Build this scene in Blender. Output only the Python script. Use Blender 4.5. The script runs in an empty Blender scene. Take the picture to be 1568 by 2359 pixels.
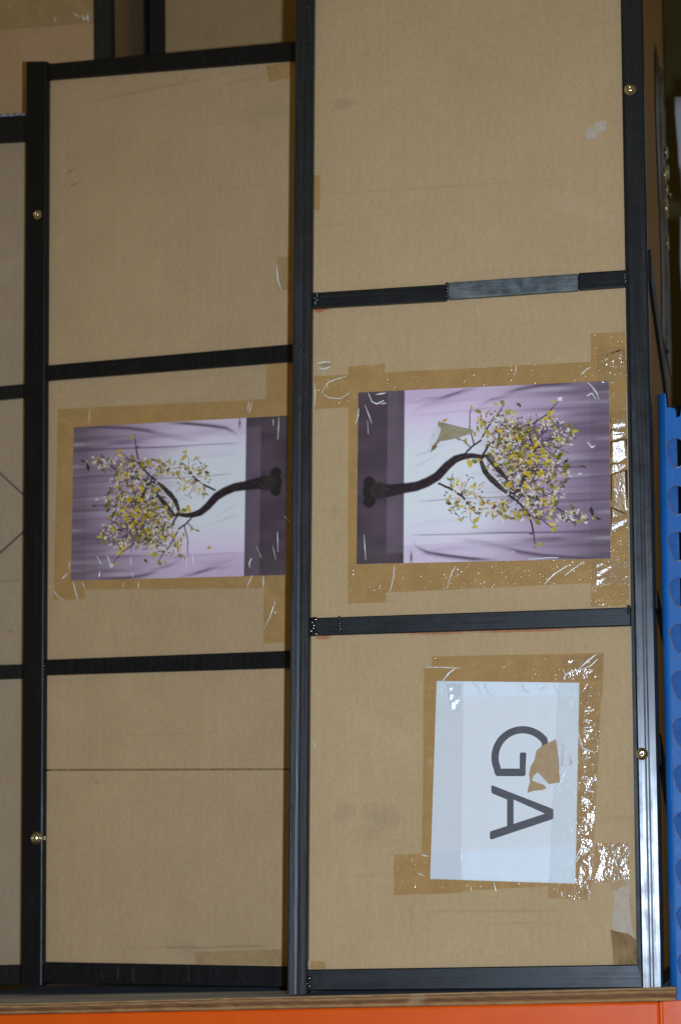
import bpy, bmesh, math, random
import numpy as np
from mathutils import Vector, Matrix

random.seed(7)
rng = np.random.default_rng(11)
S = bpy.context.scene
COL = S.collection

# ------------------------------------------------------------------ camera
FPX = 5500.0                 # focal length in reference pixels (1568 x 2358 frame)
CX, CY = 784.0, 1179.0
YAW, PITCH, ROLL = math.radians(10.0), math.radians(9.0), math.radians(0.6)
F = Vector((-math.sin(YAW) * math.cos(PITCH), math.cos(YAW) * math.cos(PITCH), math.sin(PITCH)))
R0 = Vector((math.cos(YAW), math.sin(YAW), 0.0))
U0 = R0.cross(F)
XC = R0 * math.cos(ROLL) - U0 * math.sin(ROLL)
YC = R0 * math.sin(ROLL) + U0 * math.cos(ROLL)


def ray(px, py):
    return F + XC * ((px - CX) / FPX) + YC * (-(py - CY) / FPX)


CAM = ray(665, 2288) * -3.62          # world origin: foot of the near crate's left post
cam_data = bpy.data.cameras.new('camera')
cam_data.sensor_fit = 'VERTICAL'
cam_data.sensor_height = 24.0
cam_data.lens = FPX / 2358.0 * 24.0
cam_data.clip_start, cam_data.clip_end = 0.05, 100.0
cam_data.dof.use_dof = True
cam_data.dof.focus_distance = 3.56
cam_data.dof.aperture_fstop = 3.4
cam = bpy.data.objects.new('camera', cam_data)
COL.objects.link(cam)
cam.matrix_world = Matrix(((XC.x, YC.x, -F.x, CAM.x), (XC.y, YC.y, -F.y, CAM.y), (XC.z, YC.z, -F.z, CAM.z), (0, 0, 0, 1)))
S.camera = cam

# ------------------------------------------------------------------ light
world = bpy.data.worlds.new('World')
S.world = world
world.use_nodes = True
bgn = world.node_tree.nodes['Background']
bgn.inputs[0].default_value = (0.155, 0.118, 0.045, 1)     # warm warehouse lamps, even on all sides
bgn.inputs[1].default_value = 1.0
fl = bpy.data.lights.new('camera_flash', 'SPOT')
fl.energy = 347.0
fl.color = (0.78, 0.97, 1.25)
fl.shadow_soft_size = 0.022
fl.spot_size = math.radians(62)
fl.spot_blend = 1.0
flo = bpy.data.objects.new('camera_flash', fl)
COL.objects.link(flo)
flo.location = CAM + XC * 0.14 + YC * 0.01 + F * 0.05
aim = CAM + ray(1300, 1600) * 3.6
flo.rotation_euler = (aim - flo.location).to_track_quat('-Z', 'Y').to_euler()
S.view_settings.view_transform = 'Standard'
S.view_settings.look = 'None'
S.view_settings.exposure = 0.0
S.view_settings.gamma = 1.0


# ------------------------------------------------------------------ helpers
def lin(r, g, b):
    f = lambda c: c / 12.92 if c <= 0.04045 else ((c + 0.055) / 1.055) ** 2.4
    return (f(r / 255), f(g / 255), f(b / 255))


class Frame:
    """A local frame: x along a face, y into depth, z up."""

    def __init__(self, o, yaw=0.0):
        self.o = Vector(o)
        self.yaw = yaw
        self.ex = Vector((math.cos(yaw), math.sin(yaw), 0))
        self.ey = Vector((-math.sin(yaw), math.cos(yaw), 0))

    def at(self, px, py, y=0.0):
        d = ray(px, py)
        n = self.ey
        t = (y - (CAM - self.o).dot(n)) / d.dot(n)
        p = CAM + d * t - self.o
        return Vector((p.dot(self.ex), y, p.z))

    def sub(self, px, py, y):
        l = self.at(px, py, y)
        return Frame(self.o + self.ex * l.x + self.ey * y + Vector((0, 0, l.z)), self.yaw)

    def uw(self, pts, y):
        return [(v.x, v.z) for v in (self.at(px, py, y) for px, py in pts)]


def thing(name, fr, label, cat, group=None):
    o = bpy.data.objects.new(name, None)
    o.empty_display_size = 0.05
    COL.objects.link(o)
    o.location = fr.o
    o.rotation_euler = (0, 0, fr.yaw)
    o['label'], o['category'] = label, cat
    if group:
        o['group'] = group
    return o


def link(name, bm, mats, parent=None, smooth=False):
    me = bpy.data.meshes.new(name)
    bmesh.ops.recalc_face_normals(bm, faces=bm.faces)
    bm.to_mesh(me)
    bm.free()
    for m in (mats if isinstance(mats, (list, tuple)) else [mats]):
        me.materials.append(m)
    if smooth:
        for p in me.polygons:
            p.use_smooth = True
    o = bpy.data.objects.new(name, me)
    COL.objects.link(o)
    if parent is not None:
        o.parent = parent
    return o


def bm_prism(bm, poly, y0, y1, mat=0):
    """poly: (x, z) outline; y0 the near side, y1 the far side."""
    a = [bm.verts.new((x, y0, z)) for x, z in poly]
    b = [bm.verts.new((x, y1, z)) for x, z in poly]
    fs = [bm.faces.new(a), bm.faces.new(b[::-1])]
    n = len(poly)
    for i in range(n):
        fs.append(bm.faces.new((a[i], b[i], b[(i + 1) % n], a[(i + 1) % n])))
    for f in fs:
        f.material_index = mat
    return fs


def prism(name, poly, y0, y1, m, parent, bevel=0.0, seg=2):
    bm = bmesh.new()
    bm_prism(bm, poly, y0, y1)
    if bevel:
        bmesh.ops.bevel(bm, geom=bm.edges[:], offset=bevel, segments=seg, affect='EDGES', profile=0.5)
    return link(name, bm, m, parent, smooth=False)


def box_poly(x0, x1, z0, z1):
    return [(x0, z1), (x1, z1), (x1, z0), (x0, z0)]


def bar3(name, a, b, w, d, m, parent, up=Vector((0, 0, 1)), bevel=0.0015):
    """A square bar from a to b in local space, w along 'up' side, d across."""
    a, b = Vector(a), Vector(b)
    t = (b - a).normalized()
    s = t.cross(up).normalized()
    u = s.cross(t)
    bm = bmesh.new()
    va = [bm.verts.new(a + s * sx * d / 2 + u * sy * w / 2) for sx, sy in ((-1, -1), (1, -1), (1, 1), (-1, 1))]
    vb = [bm.verts.new(b + s * sx * d / 2 + u * sy * w / 2) for sx, sy in ((-1, -1), (1, -1), (1, 1), (-1, 1))]
    bm.faces.new(va[::-1])
    bm.faces.new(vb)
    for i in range(4):
        bm.faces.new((va[i], va[(i + 1) % 4], vb[(i + 1) % 4], vb[i]))
    if bevel:
        bmesh.ops.bevel(bm, geom=bm.edges[:], offset=bevel, segments=1, affect='EDGES')
    return link(name, bm, m, parent)


# ------------------------------------------------------------------ materials
class NT:
    def __init__(self, name):
        self.m = bpy.data.materials.new(name)
        self.m.use_nodes = True
        self.t = self.m.node_tree
        self.t.nodes.clear()
        self.out = self.n('ShaderNodeOutputMaterial')

    def n(self, typ, **kw):
        nd = self.t.nodes.new(typ)
        for k, v in kw.items():
            setattr(nd, k, v)
        return nd

    def l(self, a, b):
        self.t.links.new(a, b)

    def val(self, sock, v):
        if hasattr(v, 'links') or isinstance(v, bpy.types.NodeSocket):
            self.l(v, sock)
        else:
            sock.default_value = v

    def math(self, op, a, b=0.0, c=None, clamp=False):
        nd = self.n('ShaderNodeMath', operation=op, use_clamp=clamp)
        self.val(nd.inputs[0], a)
        self.val(nd.inputs[1], b)
        if c is not None:
            self.val(nd.inputs[2], c)
        return nd.outputs[0]

    def mix(self, fac, a, b, blend='MIX'):
        nd = self.n('ShaderNodeMix', data_type='RGBA', blend_type=blend)
        self.val(nd.inputs[0], fac)
        for s, v in ((nd.inputs[6], a), (nd.inputs[7], b)):
            if isinstance(v, tuple):
                s.default_value = (*v[:3], 1)
            else:
                self.l(v, s)
        return nd.outputs[2]

    def coords(self, scale=(1, 1, 1), world=False):
        if world:
            g = self.n('ShaderNodeNewGeometry').outputs['Position']
        else:
            g = self.n('ShaderNodeTexCoord').outputs['Object']
        mp = self.n('ShaderNodeMapping')
        mp.inputs['Scale'].default_value = scale
        self.l(g, mp.inputs['Vector'])
        return mp.outputs[0]

    def noise(self, vec, scale, detail=3, rough=0.55, dist=0.0):
        nd = self.n('ShaderNodeTexNoise')
        self.l(vec, nd.inputs['Vector'])
        nd.inputs['Scale'].default_value = scale
        nd.inputs['Detail'].default_value = detail
        nd.inputs['Roughness'].default_value = rough
        nd.inputs['Distortion'].default_value = dist
        return nd.outputs[0]

    def ramp(self, fac, lo, hi, a=0.0, b=1.0):
        nd = self.n('ShaderNodeMapRange')
        self.val(nd.inputs[0], fac)
        for i, v in enumerate((lo, hi, a, b)):
            nd.inputs[i + 1].default_value = v
        return nd.outputs[0]

    def bump(self, h, dist, strength=1.0, prev=None):
        nd = self.n('ShaderNodeBump')
        nd.inputs['Distance'].default_value = dist
        nd.inputs['Strength'].default_value = strength
        self.l(h, nd.inputs['Height'])
        if prev is not None:
            self.l(prev, nd.inputs['Normal'])
        return nd.outputs[0]

    def pbr(self, color, rough=0.5, metal=0.0, normal=None, spec=0.5, aniso=0.0):
        p = self.n('ShaderNodeBsdfPrincipled')
        if isinstance(color, tuple):
            p.inputs['Base Color'].default_value = (*color, 1)
        else:
            self.l(color, p.inputs['Base Color'])
        self.val(p.inputs['Roughness'], rough)
        p.inputs['Metallic'].default_value = metal
        p.inputs['Specular IOR Level'].default_value = spec
        p.inputs['Anisotropic'].default_value = aniso
        if normal is not None:
            self.l(normal, p.inputs['Normal'])
        return p

    def done(self, shader):
        self.l(shader.outputs[0] if hasattr(shader, 'outputs') else shader, self.out.inputs[0])
        return self.m


CARD = (0.525, 0.357, 0.184)


GREY = (0.20, 0.16, 0.12)
SCUFF = random.Random(21)


def cardboard(name, base=CARD, spots=(), seed=0.0):
    """spots: (x, z, rx, rz, rgb, strength, angle) stains in the crate's own space."""
    b = NT(name)
    v = b.coords((1, 1, 1))
    spots = list(spots)
    for k in range(7):
        dark = SCUFF.random() < 0.6
        spots.append((SCUFF.uniform(-.25, .55), SCUFF.uniform(0, 1.6), SCUFF.uniform(.02, .10), SCUFF.uniform(.008, .03), GREY if dark else (0.60, 0.46, 0.30), SCUFF.uniform(.08, .2), SCUFF.uniform(-.6, .6)))
    grain = b.noise(v, 420, 4, 0.7)
    fib = b.noise(b.coords((260, 260, 34)), 1.0, 3, 0.6)
    flute = b.noise(b.coords((150, 1, 1.2)), 1.0, 1, 0.4)
    mot = b.noise(v, 5.0 + seed, 4, 0.6)
    c = b.mix(b.ramp(mot, 0.3, 0.7), tuple(x * 0.955 for x in base), tuple(min(1, x * 1.045) for x in base))
    c = b.mix(b.ramp(grain, 0.25, 0.75, 0.0, 1.0), b.mix(1.0, c, (0.86, 0.86, 0.84), 'MULTIPLY'), b.mix(1.0, c, (1.13, 1.13, 1.15), 'MULTIPLY'))
    c = b.mix(b.ramp(fib, 0.3, 0.7, 0.0, 0.22), c, b.mix(1.0, c, (0.75, 0.72, 0.68), 'MULTIPLY'))
    c = b.mix(b.ramp(flute, 0.35, 0.65, 0.0, 0.10), c, b.mix(1.0, c, (0.78, 0.78, 0.78), 'MULTIPLY'))
    cn = b.n('ShaderNodeTexNoise')
    b.l(v, cn.inputs['Vector'])
    cn.inputs['Scale'].default_value = 150
    cn.inputs['Detail'].default_value = 3
    hue = b.n('ShaderNodeMix', data_type='RGBA', blend_type='OVERLAY')
    hue.inputs[0].default_value = 0.16
    b.l(c, hue.inputs[6])
    b.l(cn.outputs['Color'], hue.inputs[7])
    c = hue.outputs[2]
    sc = b.noise(b.coords((2.2, 1, 38)), 1.3, 3, 0.5)
    c = b.mix(b.ramp(sc, 0.66, 0.75, 0.0, 0.28), c, b.mix(1.0, c, (0.82, 0.80, 0.78), 'MULTIPLY'))
    sep = b.n('ShaderNodeSeparateXYZ')
    b.l(b.n('ShaderNodeTexCoord').outputs['Object'], sep.inputs[0])
    wob = b.noise(v, 70, 3, 0.6)
    for (x, z, rx, rz, rgb, st, ang) in spots:
        ca, sa = math.cos(ang), math.sin(ang)
        dx = b.math('SUBTRACT', sep.outputs[0], x)
        dz = b.math('SUBTRACT', sep.outputs[2], z)
        u = b.math('DIVIDE', b.math('ADD', b.math('MULTIPLY', dx, ca), b.math('MULTIPLY', dz, sa)), rx)
        w = b.math('DIVIDE', b.math('SUBTRACT', b.math('MULTIPLY', dz, ca), b.math('MULTIPLY', dx, sa)), rz)
        r2 = b.math('ADD', b.math('POWER', b.math('ABSOLUTE', u), 2.0), b.math('POWER', b.math('ABSOLUTE', w), 2.0))
        k = b.ramp(b.math('ADD', r2, b.math('MULTIPLY', b.math('SUBTRACT', wob, 0.5), 2.2)), 1.0, 0.1, 0.0, st)
        c = b.mix(k, c, rgb)
    nb = b.bump(flute, 0.0007, 0.35)
    nb = b.bump(grain, 0.0003, 0.5, nb)
    nb = b.bump(mot, 0.012, 0.35, nb)
    return b.done(b.pbr(c, 0.72, 0, nb, 0.22))


def black_steel(name, base=(0.0065, 0.0075, 0.009), rough=0.34, streak=1.0, seed=0.0, dust=0.0, horiz=False, spec=0.5):
    b = NT(name)
    v = b.coords((1, 1, 1))
    ls = (5, 60, 420) if horiz else (420, 60, 5)
    st = b.noise(b.coords(ls), 1.0, 3, 0.6)
    st2 = b.noise(b.coords((9, 60, 1100) if horiz else (1100, 60, 9)), 1.0, 2, 0.6)
    mot = b.noise(v, 23 + seed, 4, 0.65)
    c = b.mix(b.ramp(st, 0.42, 0.72, 0.0, 0.5 * streak), base, (0.02, 0.024, 0.028))
    c = b.mix(b.ramp(st2, 0.58, 0.8, 0.0, 0.45 * streak), c, (0.06, 0.067, 0.075))
    c = b.mix(b.ramp(mot, 0.62, 0.85, 0.0, 0.10 + dust), c, (0.10, 0.097, 0.095))
    fk = b.noise(b.coords((700, 700, 120)), 1.0, 2, 0.5)
    c = b.mix(b.ramp(fk, 0.66, 0.74, 0.0, 0.5 * streak), c, (0.16, 0.17, 0.18))
    r = b.math('ADD', b.ramp(st, 0.3, 0.7, rough - 0.05, rough + 0.08), b.ramp(mot, 0.3, 0.75, -0.03, 0.09))
    nb = b.bump(st2, 0.00012, 0.6 * streak)
    nb = b.bump(st, 0.0005, 0.5 * streak, nb)
    return b.done(b.pbr(c, r, 0, nb, spec))


def film_mat(name, bump=0.00035, scale=210, rough=0.10, haze=0.012):
    b = NT(name)
    v = b.coords((1, 1, 1))
    h = b.noise(v, scale, 3, 0.55, 0.4)
    h2 = b.noise(v, scale * 0.23, 3, 0.6, 1.0)
    nb = b.bump(h2, bump * 4.0, 1.0, b.bump(h, bump))
    tr = b.n('ShaderNodeBsdfTransparent')
    tr.inputs[0].default_value = (0.965, 0.968, 0.962, 1)
    df = b.n('ShaderNodeBsdfDiffuse')
    df.inputs[0].default_value = (0.62, 0.62, 0.60, 1)
    m1 = b.n('ShaderNodeMixShader')
    m1.inputs[0].default_value = haze
    b.l(tr.outputs[0], m1.inputs[1])
    b.l(df.outputs[0], m1.inputs[2])
    gl = b.n('ShaderNodeBsdfGlossy')
    gl.inputs['Roughness'].default_value = rough
    b.l(nb, gl.inputs['Normal'])
    fr = b.n('ShaderNodeFresnel')
    fr.inputs[0].default_value = 1.5
    m2 = b.n('ShaderNodeMixShader')
    b.l(fr.outputs[0], m2.inputs[0])
    b.l(m1.outputs[0], m2.inputs[1])
    b.l(gl.outputs[0], m2.inputs[2])
    return b.done(m2)


def tape_mat(name, base=(0.432, 0.252, 0.092), bump=0.00020, scale=210, rough=0.11, domes=None, spec=0.5):
    b = NT(name)
    v = b.coords((1, 1, 1))
    h = b.noise(v, scale, 3, 0.55, 0.4)
    h2 = b.noise(v, scale * 0.23, 3, 0.6, 1.0)
    grain = b.noise(v, 420, 4, 0.7)
    mot = b.noise(v, 26, 4, 0.65)
    c = b.mix(b.ramp(mot, 0.3, 0.7), tuple(x * 0.90 for x in base), tuple(x * 1.10 for x in base))
    c = b.mix(b.ramp(grain, 0.25, 0.75), b.mix(1.0, c, (0.84, 0.84, 0.84), 'MULTIPLY'), b.mix(1.0, c, (1.15, 1.15, 1.18), 'MULTIPLY'))
    lift = b.noise(v, 48, 4, 0.7)
    c = b.mix(b.ramp(lift, 0.58, 0.70, 0.0, 0.5), c, CARD)          # places where the tape has lifted off the card
    nb = b.bump(h2, bump * 4.0, 1.0, b.bump(h, bump))
    if domes is not None:
        vo = b.n('ShaderNodeTexVoronoi')
        vo.inputs['Scale'].default_value = 190
        b.l(b.coords((1, 0.0, 1)), vo.inputs['Vector'])
        sp_ = b.n('ShaderNodeSeparateColor')
        b.l(vo.outputs['Color'], sp_.inputs[0])
        lump = b.noise(v, 34, 3, 0.6)
        on = b.math('GREATER_THAN', b.math('ADD', sp_.outputs[0], b.math('MULTIPLY', b.math('SUBTRACT', lump, 0.5), 2.4)), domes)
        d2 = b.math('POWER', b.math('DIVIDE', vo.outputs['Distance'], 0.42), 2.0)
        dome = b.math('MULTIPLY', b.math('MULTIPLY', b.math('SUBTRACT', 1.0, d2, clamp=True), on), b.ramp(sp_.outputs[1], 0.0, 1.0, 0.25, 1.35))
        nb = b.bump(dome, 0.00034, 1.0, nb)
    return b.done(b.pbr(c, rough, 0, nb, spec))


M = {}
M['steel'] = black_steel('black_steel', streak=1.0)
M['steel_bright'] = black_steel('black_steel_worn_shiny', base=(0.010, 0.012, 0.015), rough=0.235, streak=0.4, seed=2)
M['steel_dark'] = black_steel('black_steel_dull', base=(0.003, 0.003, 0.0037), rough=0.42, streak=0.25, seed=3, spec=0.3)
M['steel_bar'] = black_steel('black_steel_bar', base=(0.005, 0.0055, 0.0065), rough=0.33, streak=0.3, seed=5, horiz=True, dust=0.08, spec=0.3)
M['steel_far'] = black_steel('black_steel_dusty', base=(0.006, 0.006, 0.006), rough=0.5, streak=0.35, seed=8, dust=0.12, spec=0.3)
b = NT('scuffed_steel')
v = b.coords((1, 1, 1))
n1 = b.noise(v, 55, 5, 0.65)
n2 = b.noise(b.coords((30, 60, 220)), 1.0, 3, 0.6)
n3 = b.noise(b.coords((9, 60, 60)), 1.0, 4, 0.65)
c = b.mix(b.ramp(n1, 0.35, 0.65), (0.035, 0.043, 0.048), (0.125, 0.148, 0.158))
c = b.mix(b.ramp(n3, 0.5, 0.72, 0, 0.7), c, (0.19, 0.21, 0.215))
c = b.mix(b.ramp(n2, 0.45, 0.75, 0, 0.7), c, (0.05, 0.057, 0.062))
M['scuffed'] = b.done(b.pbr(c, 0.42, 0.0, b.bump(n2, 0.0004), 0.5))
M['tape'] = tape_mat('packing_tape')
M['tape_speckle'] = tape_mat('packing_tape_pimpled', rough=0.14, domes=0.5)
M['tape_few'] = tape_mat('packing_tape_few_pimples', bump=0.00016, rough=0.13, domes=0.86)
M['tape_calm'] = tape_mat('packing_tape_smooth', bump=0.00012, scale=120, rough=0.2)
M['tape_thin'] = tape_mat('packing_tape_thin', base=(0.41, 0.262, 0.12), bump=0.0005, scale=90, rough=0.16)
b = NT('packing_tape_glint')
M['glint_gold'] = b.done(b.pbr((0.60, 0.50, 0.20), 0.22, 1.0, None, 0.5))  # golden metal colour for the painted glints on the side tape
M['tape_side'] = tape_mat('packing_tape_glossy', base=(0.09, 0.065, 0.035), bump=0.00025, scale=70, rough=0.30, spec=0.14)
M['film'] = film_mat('clear_film', bump=0.00022)
M['film_calm'] = film_mat('clear_film_smooth', bump=0.00014, scale=110, rough=0.14, haze=0.015)
M['film_glint'] = film_mat('clear_film_crumpled', bump=0.00015, scale=320, rough=0.175, haze=0.02)

b = NT('crease_glint')
M['crease'] = b.done(b.pbr((0.80, 0.80, 0.78), 0.2, 0, None, 1.0))  # white base colour paints the flash glint along creases

b = NT('white_paper')
v = b.coords((1, 1, 1))
n1 = b.noise(v, 30, 4, 0.6)
M['paper'] = b.done(b.pbr(b.mix(b.ramp(n1, 0.3, 0.7), (0.765, 0.775, 0.785), (0.80, 0.81, 0.82)), 0.6, 0, b.bump(n1, 0.002, 0.3), 0.25))
b = NT('grey_ink')
n1 = b.noise(b.coords((60, 60, 700)), 1.0, 3, 0.6)
M['ink'] = b.done(b.pbr(b.mix(b.ramp(n1, 0.35, 0.7), (0.058, 0.053, 0.06), (0.10, 0.093, 0.10)), 0.5, 0, None, 0.3))
b = NT('colour_print')
at = b.n('ShaderNodeAttribute', attribute_name='print')
gr = b.noise(b.coords((1, 1, 1)), 520, 3, 0.7)
pc = b.mix(b.ramp(gr, 0.2, 0.8), b.mix(1.0, at.outputs['Color'], (0.93, 0.93, 0.93), 'MULTIPLY'), b.mix(1.0, at.outputs['Color'], (1.06, 1.06, 1.06), 'MULTIPLY'))
M['print'] = b.done(b.pbr(pc, 0.6, 0, None, 0.12))

b = NT('torn_brown_paper')
v = b.coords((1, 1, 1))
n1 = b.noise(v, 60, 5, 0.7)
fl1 = b.noise(b.coords((90, 1, 20)), 1.0, 3, 0.5)
M['torn_brown'] = b.done(b.pbr(b.mix(b.ramp(n1, 0.3, 0.7), (0.42, 0.28, 0.15), (0.50, 0.345, 0.19)), 0.8, 0, b.bump(fl1, 0.001), 0.2))
M['torn_dark'] = None
b = NT('torn_corrugation')
fl1 = b.noise(b.coords((120, 1, 30)), 1.0, 4, 0.6)
M['torn_dark'] = b.done(b.pbr(b.mix(b.ramp(fl1, 0.35, 0.65), (0.21, 0.12, 0.05), (0.36, 0.225, 0.105)), 0.8, 0, b.bump(fl1, 0.003), 0.2))
b = NT('torn_pale_paper')
n1 = b.noise(b.coords((1, 1, 1)), 90, 5, 0.7)
M['torn_pale'] = b.done(b.pbr(b.mix(b.ramp(n1, 0.3, 0.7), (0.46, 0.375, 0.27), (0.56, 0.47, 0.36)), 0.8, 0, b.bump(n1, 0.001), 0.2))
b = NT('torn_white_paper')
n1 = b.noise(b.coords((1, 1, 1)), 90, 5, 0.7)
M['torn_white'] = b.done(b.pbr(b.mix(b.ramp(n1, 0.3, 0.7), (0.66, 0.66, 0.67), (0.78, 0.78, 0.79)), 0.6, 0, b.bump(n1, 0.001), 0.3))
b = NT('torn_olive_paper')
n1 = b.noise(b.coords((40, 1, 300)), 1.0, 4, 0.6)
M['torn_olive'] = b.done(b.pbr(b.mix(b.ramp(n1, 0.35, 0.7), (0.30, 0.25, 0.145), (0.44, 0.375, 0.24)), 0.7, 0, None, 0.2))

b = NT('zinc_rivet')
n1 = b.noise(b.coords((1, 1, 1)), 180, 3, 0.6)
M['rust'] = None
M['zinc'] = b.done(b.pbr(b.mix(b.ramp(n1, 0.35, 0.7), (0.62, 0.56, 0.42), (0.80, 0.76, 0.66)), 0.16, 1.0, b.bump(n1, 0.0006)))
b = NT('rust_streak')
n1 = b.noise(b.coords((200, 1, 60)), 1.0, 3, 0.6)
M['rust'] = b.done(b.pbr(b.mix(b.ramp(n1, 0.4, 0.7), (0.012, 0.008, 0.008), (0.09, 0.035, 0.022)), 0.7, 0, None, 0.2))
M['weld'] = black_steel('weld_bead_steel', rough=0.16, streak=0.3, seed=9, dust=0.0, spec=0.8)

b = NT('orange_paint')
v = b.coords((1, 1, 1))
n1 = b.noise(v, 9, 4, 0.6)
n2 = b.noise(v, 70, 5, 0.65)
c = b.mix(b.ramp(n1, 0.3, 0.7), (0.74, 0.088, 0.004), (0.82, 0.110, 0.006))
c = b.mix(b.ramp(n2, 0.70, 0.78, 0, 0.5), c, (0.42, 0.10, 0.04))
c = b.mix(b.ramp(b.noise(v, 31, 4, 0.6), 0.72, 0.75, 0, 0.8), c, (0.16, 0.15, 0.14))
scr = b.noise(b.coords((3, 60, 420)), 1.0, 3, 0.6)
c = b.mix(b.ramp(scr, 0.68, 0.74, 0, 0.45), c, (0.50, 0.16, 0.07))
M['orange'] = b.done(b.pbr(c, b.ramp(n2, 0.3, 0.7, 0.28, 0.38), 0, b.bump(n2, 0.0003, 0.4), 0.16))
b = NT('blue_paint')
v = b.coords((1, 1, 1))
n1 = b.noise(v, 14, 4, 0.6)
n2 = b.noise(v, 85, 5, 0.65)
c = b.mix(b.ramp(n1, 0.3, 0.7), (0.006, 0.105, 0.36), (0.012, 0.135, 0.42))
c = b.mix(b.ramp(b.noise(v, 58, 5, 0.65), 0.63, 0.68, 0, 0.8), c, (0.17, 0.11, 0.075))
c = b.mix(b.ramp(b.noise(b.coords((40, 40, 7)), 1.0, 4, 0.65), 0.55, 0.75, 0, 0.45), c, (0.07, 0.20, 0.47))
M['blue'] = b.done(b.pbr(c, b.ramp(n2, 0.3, 0.7, 0.40, 0.5), 0, b.bump(n2, 0.0004, 0.3), 0.22))
b = NT('blue_paint_shaded')
n1 = b.noise(b.coords((1, 1, 1)), 60, 4, 0.6)
M['blue_shaded'] = b.done(b.pbr(b.mix(b.ramp(n1, 0.35, 0.65), (0.016, 0.095, 0.30), (0.03, 0.125, 0.36)), 0.6, 0, None, 0.15))  # duller copy of the blue paints shade onto the recessed lining
b = NT('chipped_edge')
n1 = b.noise(b.coords((1, 1, 1)), 130, 4, 0.6)
c = b.mix(b.ramp(n1, 0.38, 0.5), (0.012, 0.09, 0.30), (0.17, 0.09, 0.05))
M['chip'] = b.done(b.pbr(c, 0.4, 0, None, 0.5))

b = NT('hollow_shade_black')
M['hollow'] = b.done(b.pbr((0.004, 0.0035, 0.003), 0.9, 0, None, 0.05))  # near-black colour for the shade inside the upright
b = NT('plywood_edge')
tc = b.coords((1, 1, 1))
sep = b.n('ShaderNodeSeparateXYZ')
b.l(b.n('ShaderNodeTexCoord').outputs['UV'], sep.inputs[0])
wv = b.noise(b.coords((6, 1, 30)), 1.0, 4, 0.6)
tt = b.math('ADD', sep.outputs[1], b.ramp(wv, 0.2, 0.8, -0.07, 0.07))
rp = b.n('ShaderNodeValToRGB')
b.l(tt, rp.inputs[0])
el = rp.color_ramp.elements
el[0].position, el[0].color = 0.0, (0.15, 0.075, 0.04, 1)
el[1].position, el[1].color = 1.0, (0.26, 0.16, 0.065, 1)
for p, cc in ((0.14, (0.50, 0.28, 0.11)), (0.24, (0.36, 0.19, 0.075)), (0.38, (0.21, 0.09, 0.042)), (0.58, (0.25, 0.125, 0.052)), (0.70, (0.44, 0.26, 0.11)), (0.82, (0.23, 0.11, 0.05)), (0.93, (0.46, 0.29, 0.125))):
    e = el.new(p)
    e.color = (*cc, 1)
sp = b.noise(b.coords((25, 1, 160)), 1.0, 5, 0.7)
c = b.mix(b.ramp(sp, 0.35, 0.7, 0, 0.65), rp.outputs[0], b.mix(1.0, rp.outputs[0], (0.45, 0.42, 0.4), 'MULTIPLY'))
gp = b.noise(b.coords((3.5, 1, 60)), 1.0, 4, 0.6)
c = b.mix(b.ramp(gp, 0.66, 0.72, 0, 0.9), c, (0.02, 0.013, 0.008))
c = b.mix(b.ramp(b.noise(b.coords((14, 1, 14)), 1.0, 3, 0.6), 0.62, 0.7, 0, 0.6), c, (0.40, 0.28, 0.14))
M['ply'] = b.done(b.pbr(c, 0.75, 0, b.bump(sp, 0.0015, 0.6), 0.2))
b = NT('dusty_board')
n1 = b.noise(b.coords((4, 14, 1)), 1.0, 5, 0.65)
c = b.mix(b.ramp(n1, 0.38, 0.68), (0.30, 0.33, 0.42), (0.58, 0.63, 0.74))
M['dust'] = b.done(b.pbr(c, 0.9, 0, None, 0.2))

b = NT('grey_wrap')
n1 = b.noise(b.coords((3, 1, 2)), 1.0, 4, 0.6)
M['wrap'] = b.done(b.pbr(b.mix(b.ramp(n1, 0.35, 0.65), (0.40, 0.40, 0.40), (0.52, 0.52, 0.52)), 0.45, 0, b.bump(n1, 0.04, 0.5), 0.4))
b = NT('olive_sheet')
n1 = b.noise(b.coords((2, 1, 1)), 1.0, 4, 0.6)
M['olive'] = b.done(b.pbr(b.mix(b.ramp(n1, 0.3, 0.7), (0.055, 0.045, 0.014), (0.10, 0.085, 0.03)), 0.8, 0, None, 0.2))
b = NT('cord')
M['cord'] = b.done(b.pbr((0.10, 0.085, 0.065), 0.7, 0, None, 0.3))


# ------------------------------------------------------------------ tape, print and torn paper builders
def serrated(quad, ends, fr, y, amp=2.4, pitch=5.5):
    """quad TL TR BR BL in picture units; ends: which sides are saw-cut ('t','r','b','l'). Returns local (x, z)."""
    names = 'trbl'
    out = []
    for i in range(4):
        a, c = quad[i], quad[(i + 1) % 4]
        out.append(a)
        L = math.hypot(c[0] - a[0], c[1] - a[1])
        if names[i] in ends:
            n = max(3, int(L / pitch))
            nx, ny = -(c[1] - a[1]) / L, (c[0] - a[0]) / L
            for k in range(1, 2 * n):
                t = k / (2 * n)
                d = (amp if k % 2 else 0) * random.uniform(0.6, 1.2)
                out.append((a[0] + (c[0] - a[0]) * t + nx * d, a[1] + (c[1] - a[1]) * t + ny * d))
        else:
            n = max(2, int(L / 45))
            nx, ny = -(c[1] - a[1]) / L, (c[0] - a[0]) / L
            for k in range(1, n):
                t = k / n
                d = random.uniform(-0.7, 0.7)
                out.append((a[0] + (c[0] - a[0]) * t + nx * d, a[1] + (c[1] - a[1]) * t + ny * d))
    return fr.uw(out, y)


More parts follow.
